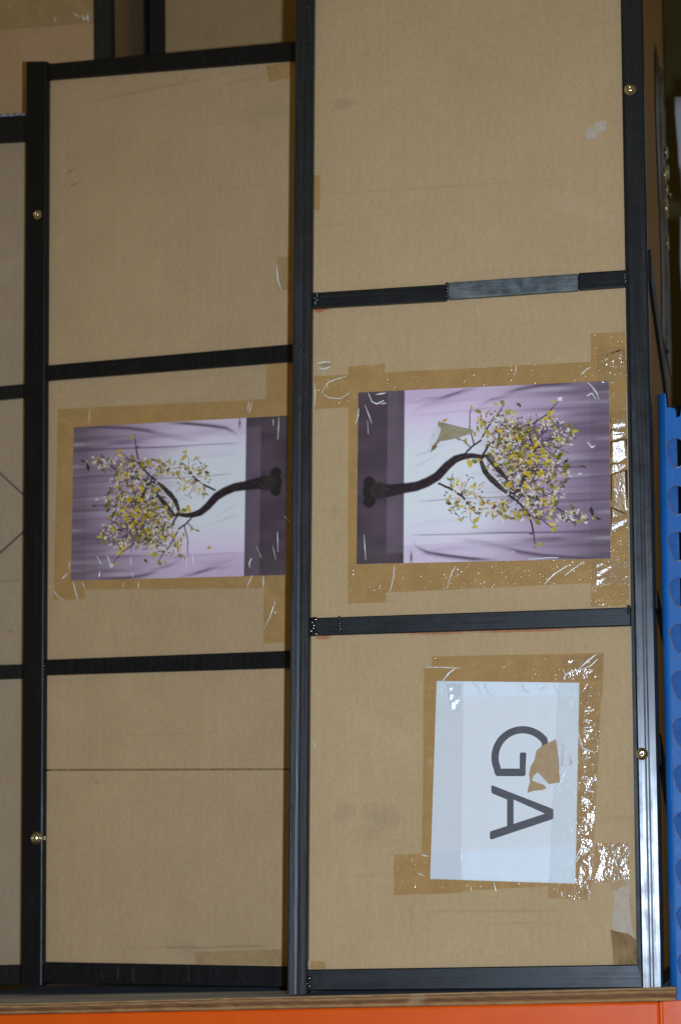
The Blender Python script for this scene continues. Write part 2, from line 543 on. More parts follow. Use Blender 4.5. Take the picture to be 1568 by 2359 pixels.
def clip_poly(sub, clip):
    """Sutherland-Hodgman, clip convex."""
    area = sum(clip[i][0] * clip[(i + 1) % len(clip)][1] - clip[(i + 1) % len(clip)][0] * clip[i][1] for i in range(len(clip)))
    sgn = 1 if area > 0 else -1
    out = list(sub)
    for i in range(len(clip)):
        a, c = clip[i], clip[(i + 1) % len(clip)]
        side = lambda p: sgn * ((c[0] - a[0]) * (p[1] - a[1]) - (c[1] - a[1]) * (p[0] - a[0]))
        inp, out = out, []
        for j in range(len(inp)):
            p, q = inp[j], inp[(j + 1) % len(inp)]
            sp_, sq = side(p), side(q)
            if sp_ >= 0:
                out.append(p)
            if (sp_ >= 0) != (sq >= 0):
                t = sp_ / (sp_ - sq)
                out.append((p[0] + (q[0] - p[0]) * t, p[1] + (q[1] - p[1]) * t))
        if not out:
            return []
    return out


TH = 0.00012


def tape(fr, parent, quad, ends, y, paper=None, ypaper=None, mats=('tape', 'film')):
    """One strip of packing tape: browned where it lies on card, clear where it lies on paper."""
    poly = serrated(quad, ends, fr, y)
    bm = bmesh.new()
    bm_prism(bm, poly, y, y + TH, 0)
    if paper is not None:
        cp = clip_poly(serrated(quad, '', fr, ypaper), paper)
        if len(cp) > 2:
            a = [bm.verts.new((x, ypaper, z)) for x, z in cp]
            f = bm.faces.new(a)
            f.material_index = 1
    return link('tape_strip', bm, [M[mats[0]], M[mats[1]]], parent)


def glare_slopes(fr, px, py, y):
    """How a patch of tape must lean (per metre along x and z) to throw the flash back at the lens."""
    p = fr.o + fr.ex * fr.at(px, py, y).x + fr.ey * y + Vector((0, 0, fr.at(px, py, y).z))
    h = ((CAM - p).normalized() + (flo.location - p).normalized()).normalized()
    hx, hy, hz = h.dot(fr.ex), h.dot(fr.ey), h.z
    return hx / hy, hz / hy


def crumple(fr, parent, quad, y, nu, nv, amp, lean, mat, seed, name='crumpled_tape', gap=(0.014, 0.05)):
    """Clear tape puckered into irregular shallow folds that lean by LEAN times what glares."""
    r = random.Random(seed)
    bm = bmesh.new()
    P = [fr.at(px, py, y) for px, py in quad]
    sx, sz = glare_slopes(fr, sum(q[0] for q in quad) / 4, sum(q[1] for q in quad) / 4, y)
    z0, z1 = min(p.z for p in P) - .05, max(p.z for p in P) + .05
    x0 = min(p.x for p in P)
    br, z = [], z0
    while z < z1 + .1:                       # fold lines: height, slope across the strip, lean of the fold above it
        br.append((z, r.uniform(-0.9, 1.2), lean * r.uniform(0.85, 1.15)))
        z += r.uniform(*gap)
    rows = []
    for j in range(nv + 1):
        row = []
        for i in range(nu + 1):
            s_, t = i / nu, j / nv
            p = (P[0] * (1 - s_) + P[1] * s_) * (1 - t) + (P[3] * (1 - s_) + P[2] * s_) * t
            e = min(1, min(s_, 1 - s_, t, 1 - t) * 9)
            dx = p.x - x0
            k = max([n for n, b_ in enumerate(br) if b_[0] + b_[1] * dx * 0.6 <= p.z] or [0])
            zk, ak, lk = br[k]
            zn, an, _ = br[min(k + 1, len(br) - 1)]
            span = max(0.004, (zn + an * dx * .6) - (zk + ak * dx * .6))
            f = (p.z - zk - ak * dx * .6) / span
            top = 1 - min(0.12, 0.0018 / span)
            rise = f if f < top else top * (1 - f) / (1 - top)
            d = lk * sz * span * rise + lk * sx * dx * 0.9 + 0.0008
            d = d * e + r.random() * amp * e
            row.append(bm.verts.new((p.x, y - max(d, 0.0001), p.z)))
        rows.append(row)
    for j in range(nv):
        for i in range(nu):
            bm.faces.new((rows[j][i], rows[j][i + 1], rows[j + 1][i + 1], rows[j + 1][i]))
    return link(name, bm, M[mat], parent, smooth=True)


def ridge(fr, parent, pts, y, w, mat='crease', name='crease_glint'):
    """A glint line on creased clear film, painted white: a low tapered ridge along picture points."""
    P = [fr.at(px, py, y) for px, py in pts]
    fine = []
    for i in range(len(P) - 1):
        for k in range(4):
            fine.append(P[i].lerp(P[i + 1], k / 4))
    fine.append(P[-1])
    n = len(fine)
    bm = bmesh.new()
    prof = [(-1, 0), (-0.5, 0.45), (0, 0.6), (0.5, 0.45), (1, 0)]
    rings = []
    for i, p in enumerate(fine):
        t = (fine[min(i + 1, n - 1)] - fine[max(i - 1, 0)]).normalized()
        s = Vector((t.z, 0, -t.x))
        ww = w * 0.00026 * (0.25 + 0.75 * math.sin(math.pi * (i + 0.5) / n)) * random.uniform(0.6, 1.2)
        rings.append([bm.verts.new(p + s * a * ww + Vector((0, -h * ww, 0))) for a, h in prof])
    for i in range(n - 1):
        for k in range(4):
            bm.faces.new((rings[i][k], rings[i][k + 1], rings[i + 1][k + 1], rings[i + 1][k]))
    return link(name, bm, M[mat], parent, smooth=True)


def patch(name, fr, parent, poly, y, th, mat, bulge=0.0):
    """A small irregular patch; with bulge it is domed towards the viewer."""
    uw = fr.uw(poly, y)
    bm = bmesh.new()
    bm_prism(bm, uw, y, y + th)
    if bulge:
        f = min(bm.faces, key=lambda f: f.calc_center_median().y)
        r = bmesh.ops.inset_region(bm, faces=[f], thickness=0.0015)
        c = f.calc_center_median()
        for v_ in f.verts:
            v_.co.y -= bulge * random.uniform(0.5, 1.1)
    return link(name, bm, M[mat], parent)


def flap(name, fr, parent, poly, ys, mat, th=0.0002):
    """A curled flap: every corner has its own distance out from the sheet."""
    bm = bmesh.new()
    a, c = [], []
    for (px, py), y in zip(poly, ys):
        p = fr.at(px, py, y)
        a.append(bm.verts.new(p))
        c.append(bm.verts.new(p + Vector((0, th, 0))))
    n = len(a)
    f1, f2 = bm.faces.new(a), bm.faces.new(c[::-1])
    for i in range(n):
        bm.faces.new((a[i], c[i], c[(i + 1) % n], a[(i + 1) % n]))
    bmesh.ops.triangulate(bm, faces=[f1, f2])
    return link(name, bm, M[mat], parent)


# ---- the printed picture: a potted blossom tree before a draped lilac cloth, drawn in code
PW, PH, SS = 440, 312, 2


def draw_print():
    W, H = PW * SS, PH * SS
    KX, KY = W / 1368.0, H / 945.0

    def q(x, y):           # picture units of the poster close-up -> raster
        top = 130 - 62 * (x - 78) / 1362
        bot = 1065 - 23 * (x - 70) / 1375
        return ((x - 75) * KX, (y - top) / (bot - top) * H)

    sx = (np.arange(W) + 0.5) / W
    ty = (np.arange(H) + 0.5) / H
    s, t = np.meshgrid(sx, ty)
    ILL = np.array([0.70, 0.77, 0.89])
    C = lambda r, g, b: np.minimum(np.array(lin(r, g, b)) / ILL, 0.83)

    def mixc(a, b_, k):
        return a * (1 - k[..., None]) + b_ * k[..., None]

    def sm(x, a, b_):
        k = np.clip((x - a) / (b_ - a), 0, 1)
        return k * k * (3 - 2 * k)

    r = np.random.default_rng(5)

    def vnoise(fx, fy, seed):
        rr = np.random.default_rng(seed)
        g = rr.random((fy + 2, fx + 2))
        X, Y = s * fx, t * fy
        xi, yi = X.astype(int), Y.astype(int)
        xf, yf = X - xi, Y - yi
        xf, yf = xf * xf * (3 - 2 * xf), yf * yf * (3 - 2 * yf)
        return (g[yi, xi] * (1 - xf) + g[yi, xi + 1] * xf) * (1 - yf) + (g[yi + 1, xi] * (1 - xf) + g[yi + 1, xi + 1] * xf) * yf

    img = np.zeros((H, W, 3)) + C(222, 219, 240)
    centre = sm(np.abs(t - 0.55), 0.16, 0.42)
    img = mixc(img, C(206, 186, 220) + np.zeros_like(img), centre * 0.85)
    img = mixc(img, C(162, 145, 176) + np.zeros_like(img), sm(s, 0.42, 0.74))
    img = mixc(img, C(112, 97, 120) + np.zeros_like(img), sm(s, 0.68, 0.98) * 0.95)
    img = mixc(img, C(188, 165, 205) + np.zeros_like(img), sm(0.22 - t, 0.0, 0.2) * sm(0.75 - s, 0, .4) * 0.7)
    n1 = vnoise(4, 34, 1)
    img = mixc(img, C(84, 70, 92) + np.zeros_like(img), sm(n1, 0.50, 0.95) * sm(s, 0.36, 0.85) * 0.7)
    img = mixc(img, C(215, 205, 228) + np.zeros_like(img), sm(1 - n1, 0.6, 0.98) * sm(s, 0.3, 0.8) * 0.30)
    for tt_, w_, k_, s0 in ((0.05, .012, .55, .62), (0.18, .010, .6, .72), (0.24, .014, .55, .6), (0.40, .006, .35, .75), (0.455, .012, .7, .68), (0.54, .009, .55, .72), (0.665, .010, .65, .6), (0.735, .008, .3, .7), (0.835, .005, .6, .35), (0.60, .004, .25, .3), (0.93, .01, .4, .6)):
        cl = tt_ + 0.008 * np.sin(s * 7 + tt_ * 40) - 0.02 * (s - .8)
        img = mixc(img, C(82, 68, 90) + np.zeros_like(img), np.exp(-((t - cl) / w_) ** 2) * sm(s, s0, s0 + 0.28) * k_)

    def fold(pts, w0, k_, col=(78, 62, 84)):
        nonlocal img
        pts = np.array([q(*p) for p in pts])
        xs = np.linspace(pts[0, 0], pts[-1, 0], 160)
        ys = np.interp(xs, pts[:, 0], pts[:, 1])
        yy = np.interp(s[0] * W, xs, ys, left=-1e4, right=-1e4)
        fade = np.clip((s[0] * W - pts[0, 0]) / 60, 0, 1) * np.clip((pts[-1, 0] - s[0] * W) / 90, 0, 1)
        d = (t * H - yy[None, :])
        wv_ = w0 * SS * 0.5
        k = np.exp(-np.where(d < 0, d / (wv_ * 0.6), d / wv_) ** 2) * fade[None, :] * k_
        img = mixc(img, C(*col) + np.zeros_like(img), k)

    fold([(372, 925), (400, 970), (460, 1000), (560, 1018), (700, 1036), (860, 1046)], 9, 0.95)
    fold([(860, 972), (960, 1000), (1080, 1020), (1250, 1034), (1440, 1040)], 9, 0.85)
    fold([(470, 178), (560, 152), (660, 120), (760, 98)], 8, 0.75)
    fold([(720, 215), (800, 172), (900, 148), (960, 120)], 7, 0.55)
    fold([(860, 140), (960, 112), (1080, 92), (1300, 80)], 8, 0.8)
    fold([(380, 190), (450, 165), (520, 158), (600, 165)], 8, 0.5, (140, 118, 160))
    fold([(350, 250), (430, 205), (520, 185), (640, 190)], 12, 0.45, (160, 138, 180))
    fold([(640, 250), (720, 225), (820, 215), (900, 222)], 9, 0.4, (140, 118, 156))
    fold([(400, 1020), (520, 985), (640, 975), (780, 990)], 12, 0.35, (165, 145, 185))
    fold([(360, 860), (480, 835), (620, 830), (740, 850)], 10, 0.25, (180, 170, 205))
    fold([(600, 930), (760, 945), (900, 985), (1000, 1010)], 12, 0.4, (140, 120, 158))
    fold([(340, 260), (480, 250), (640, 232), (800, 225)], 5, 0.25, (150, 130, 165))
    fold([(350, 480), (420, 470), (520, 430), (600, 400)], 5, 0.4, (160, 148, 196))
    fold([(350, 560), (430, 520), (500, 480), (560, 445)], 5, 0.4, (160, 148, 196))
    fold([(390, 728), (480, 722), (600, 712), (900, 702), (1440, 682)], 3, 0.5)
    fold([(350, 908), (600, 905), (900, 898), (1440, 896)], 3, 0.55)
    # small upright fold at the cloth's lower corner
    x0, y0 = q(374, 1030)
    img = mixc(img, C(70, 58, 78) + np.zeros_like(img), np.exp(-((s * W - x0) / (7 * KX)) ** 2 - ((t * H - y0) / (30 * KY)) ** 2) * 0.9)
    # floor strip
    fb = sm(0.1885 - s, -0.0025, 0.0025)
    n2 = vnoise(10, 16, 3)
    fc = mixc(C(84, 70, 87) + np.zeros_like(img), C(58, 48, 61) + np.zeros_like(img), n2 * 0.8)
    fc = mixc(fc, C(46, 38, 49) + np.zeros_like(img), sm(0.03 - np.abs(s - 0.18), 0, 0.03) * (0.35 + 0.5 * sm(0.3 - t, 0, .3)))
    fc = mixc(fc, C(122, 110, 128) + np.zeros_like(img), sm(s, 0.118, 0.122) * 0.35 * sm(0.95 - t, 0, .02))
    img = img * (1 - fb[..., None]) + fc * fb[..., None]

    def stamp(cx, cy, a, b_, ang, col, k_=1.0):
        nonlocal img
        cx, cy = q(cx, cy)
        a, b_ = a * KX, b_ * KX
        R_ = int(max(a, b_)) + 3
        x0, x1, y0, y1 = max(0, int(cx) - R_), min(W, int(cx) + R_ + 1), max(0, int(cy) - R_), min(H, int(cy) + R_ + 1)
        if x1 <= x0 or y1 <= y0:
            return
        X, Y = np.meshgrid(np.arange(x0, x1) + 0.5 - cx, np.arange(y0, y1) + 0.5 - cy)
        u = (X * math.cos(ang) + Y * math.sin(ang)) / a
        w = (-X * math.sin(ang) + Y * math.cos(ang)) / b_
        k = np.clip((1 - (np.abs(u) ** 1.7 + np.abs(w) ** 1.7)) * 2.0, 0, 1) * k_
        img[y0:y1, x0:x1] = img[y0:y1, x0:x1] * (1 - k[..., None]) + C(*col) * k[..., None]

    def leaf(x, y, a, b_, ang, col, k_=1.0):
        col = np.array(col)
        stamp(x, y, a, b_ * 0.8, ang, tuple(np.clip(col, 0, 255)), k_)
        for _ in range(2):
            d = r.uniform(-.55, .55) * a
            tone = np.clip(col + r.integers(-42, 30), 20, 235)
            stamp(x + d * math.cos(ang) + r.normal() * b_ * .35, y + d * math.sin(ang) + r.normal() * b_ * .35, a * r.uniform(.35, .6), b_ * r.uniform(.4, .8), ang + r.normal() * .6, tuple(tone), 0.8 * k_)
        if r.random() < .5:
            stamp(x - a * math.cos(ang), y - a * math.sin(ang), a * .5, 1.8, ang + r.normal() * .3, (60, 50, 44), .7)

    def limb(pts, ws, col=(58, 48, 54), mott=True, wob=0):
        P_ = []
        for i in range(len(pts) - 1):
            L = math.hypot(pts[i + 1][0] - pts[i][0], pts[i + 1][1] - pts[i][1])
            n = max(2, int(L / max(2.0, min(ws[i], ws[i + 1]) * 0.16)))
            for k in range(n):
                f = k / n
                P_.append((pts[i][0] * (1 - f) + pts[i + 1][0] * f, pts[i][1] * (1 - f) + pts[i + 1][1] * f, ws[i] * (1 - f) + ws[i + 1] * f))
        for x, y, w in P_:
            stamp(x + r.normal() * wob, y + r.normal() * wob, w / 2, w / 2, 0, tuple(np.array(col) + r.integers(-6, 7)))
        if mott:
            for x, y, w in P_:
                if w > 12 and r.random() < 0.9:
                    o = r.uniform(-.42, .30) * w
                    stamp(x + r.normal() * 3, y + o, r.uniform(3, 12), r.uniform(1.5, 5), r.uniform(-.5, .5), (int(r.integers(70, 118)), int(r.integers(62, 104)), int(r.integers(66, 108))), r.uniform(.15, .5))

    # pot and trunk
    for e in ((140, 618, 36, 34, 0, (22, 15, 19)), (142, 728, 40, 42, 0, (20, 14, 17)), (152, 668, 46, 84, 0, (26, 18, 21)), (124, 668, 22, 50, 0, (24, 17, 20)), (185, 668, 60, 46, 0.0, (32, 24, 27)), (210, 672, 45, 42, 0, (36, 28, 31))):
        stamp(*e)
    for k in range(50):
        stamp(r.uniform(110, 240), r.uniform(610, 740), 6, 3, r.uniform(0, 3), (int(r.integers(20, 60)),) * 3, 0.5)
    limb([(190, 668), (250, 668), (330, 655), (400, 645), (460, 622), (515, 590), (565, 535), (610, 498), (650, 484), (700, 478), (765, 486)], [104, 82, 66, 62, 62, 60, 56, 50, 42, 32, 24], (42, 33, 38))
    limb([(745, 488), (755, 520), (772, 565), (810, 612), (850, 648), (900, 690)], [18, 26, 32, 34, 28, 14], (46, 37, 42))
    limb([(780, 486), (815, 520), (850, 560), (880, 595), (900, 620)], [14, 30, 32, 22, 10])
    tw = [([(523, 630), (590, 660), (650, 700), (700, 760), (730, 800)], [9, 11, 9, 6, 4]), ([(585, 655), (590, 600), (600, 575)], [5, 4, 3]), ([(640, 690), (660, 650), (690, 600)], [5, 4, 3]), ([(655, 478), (700, 430), (750, 395), (790, 320), (850, 240), (880, 190)], [8, 9, 8, 7, 5, 3]), ([(690, 430), (655, 395), (625, 385)], [5, 4, 3]), ([(715, 420), (690, 330), (690, 250), (700, 205)], [6, 5, 4, 3]), ([(760, 478), (790, 425), (850, 380), (940, 330), (1040, 300), (1110, 250), (1180, 170)], [11, 10, 8, 7, 6, 5, 3]), ([(770, 480), (880, 470), (1000, 450), (1100, 400), (1210, 350)], [11, 10, 7, 5, 3]), ([(900, 690), (960, 740), (1010, 800), (1030, 880), (1040, 960)], [10, 9, 8, 7, 4]), ([(880, 600), (960, 560), (1080, 560), (1180, 540), (1290, 545)], [12, 9, 7, 5, 3]), ([(900, 680), (1000, 700), (1100, 730), (1200, 790), (1330, 830)], [11, 9, 7, 5, 4]), ([(740, 770), (830, 760), (900, 720)], [3, 4, 5]), ([(700, 760), (690, 820), (720, 860)], [4, 3, 3]), ([(600, 770), (640, 820)], [3, 3]), ([(1000, 800), (1080, 830), (1140, 880)], [6, 5, 3])]
    for p, w in tw:
        limb(p, [x_ * 1.3 for x_ in w], (44, 34, 38), False, 1.2)
    hubs = [(900, 400), (950, 500), (980, 600), (940, 680), (1040, 440)]
    for k in range(70):
        hx, hy = hubs[k % 5]
        a = r.uniform(-2.2, 2.2)
        L = r.uniform(60, 190)
        limb([(hx, hy), (hx + L * .5 * math.cos(a), hy + L * .5 * math.sin(a)), (hx + L * math.cos(a + .3), hy + L * math.sin(a + .3))], [7.5, 5.5, 4], (52, 40, 44), False, 1)
    G = [(150, 136, 34), (126, 116, 30), (168, 150, 46), (108, 104, 34), (80, 78, 34), (170, 156, 58), (188, 168, 52)]
    Bl = [(204, 186, 178), (218, 204, 198), (190, 164, 150), (178, 152, 150), (228, 218, 216)]

    def cluster(cx, cy, rx, ry, nb, nl, nd):
        items = ['d'] * nd + ['b'] * nb + ['l'] * nl
        r.shuffle(items)
        for it in items:
            a, rad = r.uniform(0, 2 * math.pi), math.sqrt(r.random()) * (1 + 0.12 * r.normal())
            x, y = cx + rx * rad * math.cos(a), cy + ry * rad * math.sin(a)
            if it == 'd':
                stamp(x, y, r.uniform(6, 13), r.uniform(3, 6), r.uniform(0, 3), (int(r.integers(56, 100)), int(r.integers(48, 75)), int(r.integers(55, 75))), 0.8)
            elif it == 'b':
                for _ in range(r.integers(1, 4)):
                    stamp(x + r.normal() * 6, y + r.normal() * 6, r.uniform(5.5, 10), r.uniform(4, 7), r.uniform(0, 3), Bl[r.integers(0, 5)], 0.92)
                if r.random() < .5:
                    stamp(x, y, 3.4, 2.6, 0, (130, 70, 70), 0.75)
            else:
                leaf(x, y, r.uniform(11, 22), r.uniform(7, 13), r.uniform(0, 3.1), G[r.integers(0, 7)], 0.97)

    cluster(985, 500, 190, 215, 170, 120, 430)
    cluster(945, 440, 125, 120, 40, 46, 150)
    cluster(1070, 740, 90, 85, 50, 30, 60)
    cluster(845, 285, 125, 62, 48, 22, 34)
    cluster(870, 375, 110, 50, 60, 18, 36)
    cluster(665, 700, 105, 105, 60, 26, 44)
    cluster(800, 765, 90, 45, 34, 12, 30)
    cluster(920, 800, 90, 30, 10, 16, 20)
    cluster(1160, 600, 75, 110, 34, 14, 50)
    cluster(1130, 300, 70, 45, 26, 8, 20)
    cluster(1200, 380, 70, 40, 22, 6, 20)
    cluster(1240, 815, 75, 35, 30, 6, 26)
    limb([(752, 515), (772, 565), (810, 612), (850, 648), (890, 682)], [16, 26, 31, 29, 14], (44, 35, 40))
    limb([(815, 520), (850, 560), (880, 592)], [22, 32, 20], (44, 35, 40))
    for k in range(46):
        hx, hy = 960 + 120 * r.normal() * .7, 510 + 150 * r.normal() * .7
        a = r.uniform(-1.1, 1.1)
        L = r.uniform(30, 95)
        limb([(hx, hy), (hx + L * .5 * math.cos(a), hy + L * .5 * math.sin(a) + r.normal() * 5), (hx + L * math.cos(a + .2), hy + L * math.sin(a + .2))], [5.5, 4.5, 3], (50, 40, 44), False, 1)
    for k in range(26):
        a = r.uniform(0, 6.28)
        leaf(985 + 150 * r.normal() * .6, 520 + 140 * r.normal() * .6, r.uniform(14, 24), r.uniform(9, 15), a, [(180, 158, 38), (164, 146, 34), (190, 168, 52)][k % 3], 0.95)
    for (x, y, a, b_, an, col) in ((690, 520, 26, 18, 1.2, (178, 158, 40)), (716, 510, 22, 18, .3, (110, 118, 40)), (740, 500, 16, 12, .4, (170, 150, 60)), (736, 236, 22, 15, .3, (130, 118, 44)), (700, 212, 16, 8, .9, (172, 150, 50)), (738, 282, 18, 10, 1.2, (190, 172, 80)), (785, 350, 24, 14, .9, (160, 152, 50)), (718, 360, 18, 10, 1.3, (160, 140, 50)), (632, 388, 18, 9, .5, (130, 124, 50)), (668, 400, 18, 11, 1.5, (150, 130, 44)), (868, 190, 24, 14, 1.0, (120, 120, 40)), (832, 196, 15, 10, .2, (170, 158, 50)), (958, 200, 16, 12, .8, (84, 76, 40)), (900, 240, 24, 16, 2.6, (150, 140, 30)), (1130, 245, 26, 14, 2.5, (186, 166, 44)), (1100, 275, 22, 13, 2.7, (190, 168, 60)), (1145, 182, 18, 10, .2, (172, 160, 60)), (1178, 168, 17, 14, 2.4, (248, 248, 246)), (1240, 325, 28, 11, 1.5, (128, 126, 50)), (1266, 346, 15, 11, 0, (180, 164, 50)), (1238, 362, 20, 11, 1.5, (104, 104, 62)), (1222, 336, 9, 12, 0, (230, 205, 196)), (1172, 482, 26, 18, 2.2, (90, 86, 30)), (1205, 545, 28, 18, 2.0, (104, 104, 36)), (1300, 540, 22, 10, .2, (70, 64, 56)), (1282, 580, 12, 9, 0, (214, 196, 196)), (725, 830, 26, 17, 2.3, (160, 148, 34)), (720, 866, 20, 11, 2.8, (172, 160, 60)), (640, 828, 15, 10, .3, (178, 158, 64)), (582, 775, 14, 9, .2, (140, 142, 50)), (815, 806, 20, 10, 1.4, (140, 126, 44)), (880, 810, 20, 10, 1.1, (150, 144, 60)), (935, 806, 20, 10, 1.6, (160, 150, 50)), (1056, 842, 22, 18, .8, (120, 112, 32)), (1142, 880, 24, 17, 2.4, (150, 138, 36)), (1128, 852, 18, 12, .1, (206, 180, 60)), (1155, 738, 18, 14, 2.3, (110, 100, 44)), (1240, 762, 26, 11, 1.0, (100, 92, 50)), (1255, 850, 20, 9, 1.6, (90, 84, 52)), (1062, 962, 20, 13, .2, (152, 144, 60)), (1040, 975, 12, 6, .6, (130, 128, 74)), (1345, 785, 32, 14, 1.35, (56, 48, 46)), (1378, 824, 20, 9, .5, (58, 50, 48)), (1350, 822, 8, 9, 0, (190, 170, 90)), (1312, 846, 11, 10, 0, (210, 190, 196)), (553, 284, 17, 12, 2.7, (176, 142, 40)), (1020, 905, 10, 8, 0, (70, 56, 58)), (600, 605, 16, 10, 1, (140, 134, 44)), (575, 605, 14, 8, .5, (120, 120, 44))):
        leaf(x, y, a, b_, an, col, 0.96)
    img = img.reshape(PH, SS, PW, SS, 3).mean(axis=(1, 3))
    return np.clip(img, 0, 0.85)


PRINT = draw_print()


def print_sheet(fr, parent, quad, y, flip):
    """The printed sheet: thin slab whose front carries the picture as point colours."""
    P = [fr.at(px, py, y) for px, py in quad]
    u = np.linspace(0, 1, PW)
    w = np.linspace(0, 1, PH)
    Ug, Wg = np.meshgrid(u, w)
    A = [np.array(p) for p in P]
    co = ((A[0] * (1 - Ug[..., None]) + A[1] * Ug[..., None]) * (1 - Wg[..., None]) + (A[3] * (1 - Ug[..., None]) + A[2] * Ug[..., None]) * Wg[..., None]).reshape(-1, 3)
    idx = np.arange(PW * PH).reshape(PH, PW)
    f = np.stack([idx[:-1, :-1], idx[1:, :-1], idx[1:, 1:], idx[:-1, 1:]], -1).reshape(-1, 4)
    back = co[[0, PW - 1, PW * PH - 1, PW * (PH - 1)]] + np.array([0, 0.0002, 0])
    nb = len(co)
    me = bpy.data.meshes.new('printed_sheet')
    allv = np.concatenate([co, back])
    me.vertices.add(len(allv))
    me.vertices.foreach_set('co', allv.ravel())
    f = np.concatenate([f, [[nb, nb + 1, nb + 2, nb + 3]]])
    me.loops.add(f.size)
    me.loops.foreach_set('vertex_index', f.ravel().astype(np.int32))
    me.polygons.add(len(f))
    me.polygons.foreach_set('loop_start', np.arange(0, f.size, 4, dtype=np.int32))
    me.polygons.foreach_set('loop_total', np.full(len(f), 4, dtype=np.int32))
    me.update(calc_edges=True)
    img = PRINT[::-1, ::-1] if flip else PRINT
    colr = np.ones((len(allv), 4), dtype=np.float32)
    colr[:nb, :3] = img.reshape(-1, 3)
    ca = me.color_attributes.new('print', 'FLOAT_COLOR', 'POINT')
    ca.data.foreach_set('color', colr.ravel())
    me.materials.append(M['print'])
    o = bpy.data.objects.new('printed_sheet', me)
    COL.objects.link(o)
    o.parent = parent
    return o


# ------------------------------------------------------------------ crate building
GROUP = 'steel framed cardboard crates standing on the shelf'


def rivet(fr, parent, px, py, r_px, y):
    c = fr.at(px, py, y)
    r = r_px * 0.00066
    bm = bmesh.new()
    prof = [(1.25, 0.0), (1.22, 0.16), (1.0, 0.2), (0.98, 0.45), (0.8, 0.72), (0.5, 0.9), (0.22, 0.92), (0.16, 0.78), (0.0, 0.76)]
    n = 20
    rings = []
    for rr, h in prof[:-1]:
        rings.append([bm.verts.new((c.x + r * rr * math.cos(2 * math.pi * k / n), y - h * r, c.z + r * rr * math.sin(2 * math.pi * k / n))) for k in range(n)])
    tip = bm.verts.new((c.x, y - prof[-1][1] * r, c.z))
    for i in range(len(rings) - 1):
        for k in range(n):
            bm.faces.new((rings[i][k], rings[i][(k + 1) % n], rings[i + 1][(k + 1) % n], rings[i + 1][k]))
    for k in range(n):
        bm.faces.new((rings[-1][k], rings[-1][(k + 1) % n], tip))
    return link('rivet', bm, M['zinc'], parent, smooth=True)


def weld(fr, parent, px, py, w, h, y, seed=0):
    r = random.Random(seed)
    c = fr.at(px, py, y)
    bm = bmesh.new()
    n = 6
    for k in range(n):
        m = Matrix.Translation((c.x + r.uniform(-1, 1) * w * 0.00025, y, c.z + (k / (n - 1) - 0.5) * h * 0.00066)) @ Matrix.Diagonal((w * 0.0004 * r.uniform(.7, 1.2), 0.0022 * r.uniform(.7, 1.3), h * 0.00066 / n * 1.1, 1))
        bmesh.ops.create_icosphere(bm, subdivisions=2, radius=1.0, matrix=m)
    return link('weld_bead', bm, M['weld'], parent, smooth=True)


def post_mesh(poly, y0, y1, ridged=True, twist=0.0):
    """Rolled steel post with soft rounded edges and a shallow groove down its face."""
    (tlx, tlz), (trx, trz), (brx, brz), (blx, blz) = poly
    prof = [(0.0, 1.0), (0.0, 0.14), (0.03, 0.04), (0.09, 0.0)]
    if ridged:
        prof += [(0.38, 0.004), (0.47, 0.014), (0.53, 0.014), (0.62, 0.004)]
    prof += [(0.91, 0.0), (0.97, 0.04), (1.0, 0.14), (1.0, 1.0)]
    bm = bmesh.new()
    N = 14
    rows = []
    for j in range(N + 1):
        t = j / N
        l = (tlx + (blx - tlx) * t, tlz + (blz - tlz) * t)
        r_ = (trx + (brx - trx) * t, trz + (brz - trz) * t)
        rows.append([bm.verts.new((l[0] + (r_[0] - l[0]) * s, y0 + (y1 - y0) * d + twist * (s - 0.5), l[1] + (r_[1] - l[1]) * s)) for s, d in prof])
    n = len(prof)
    for j in range(N):
        for i in range(n):
            bm.faces.new((rows[j][i], rows[j][(i + 1) % n], rows[j + 1][(i + 1) % n], rows[j + 1][i]))
    bm.faces.new(rows[0])
    bm.faces.new(rows[-1][::-1])
    return bm


def post(fr, parent, quad, y0, y1, mat='steel', ridged=True, twist=0.0):
    return link('post', post_mesh(fr.uw(quad, y0), y0, y1, ridged, twist), M[mat], parent)


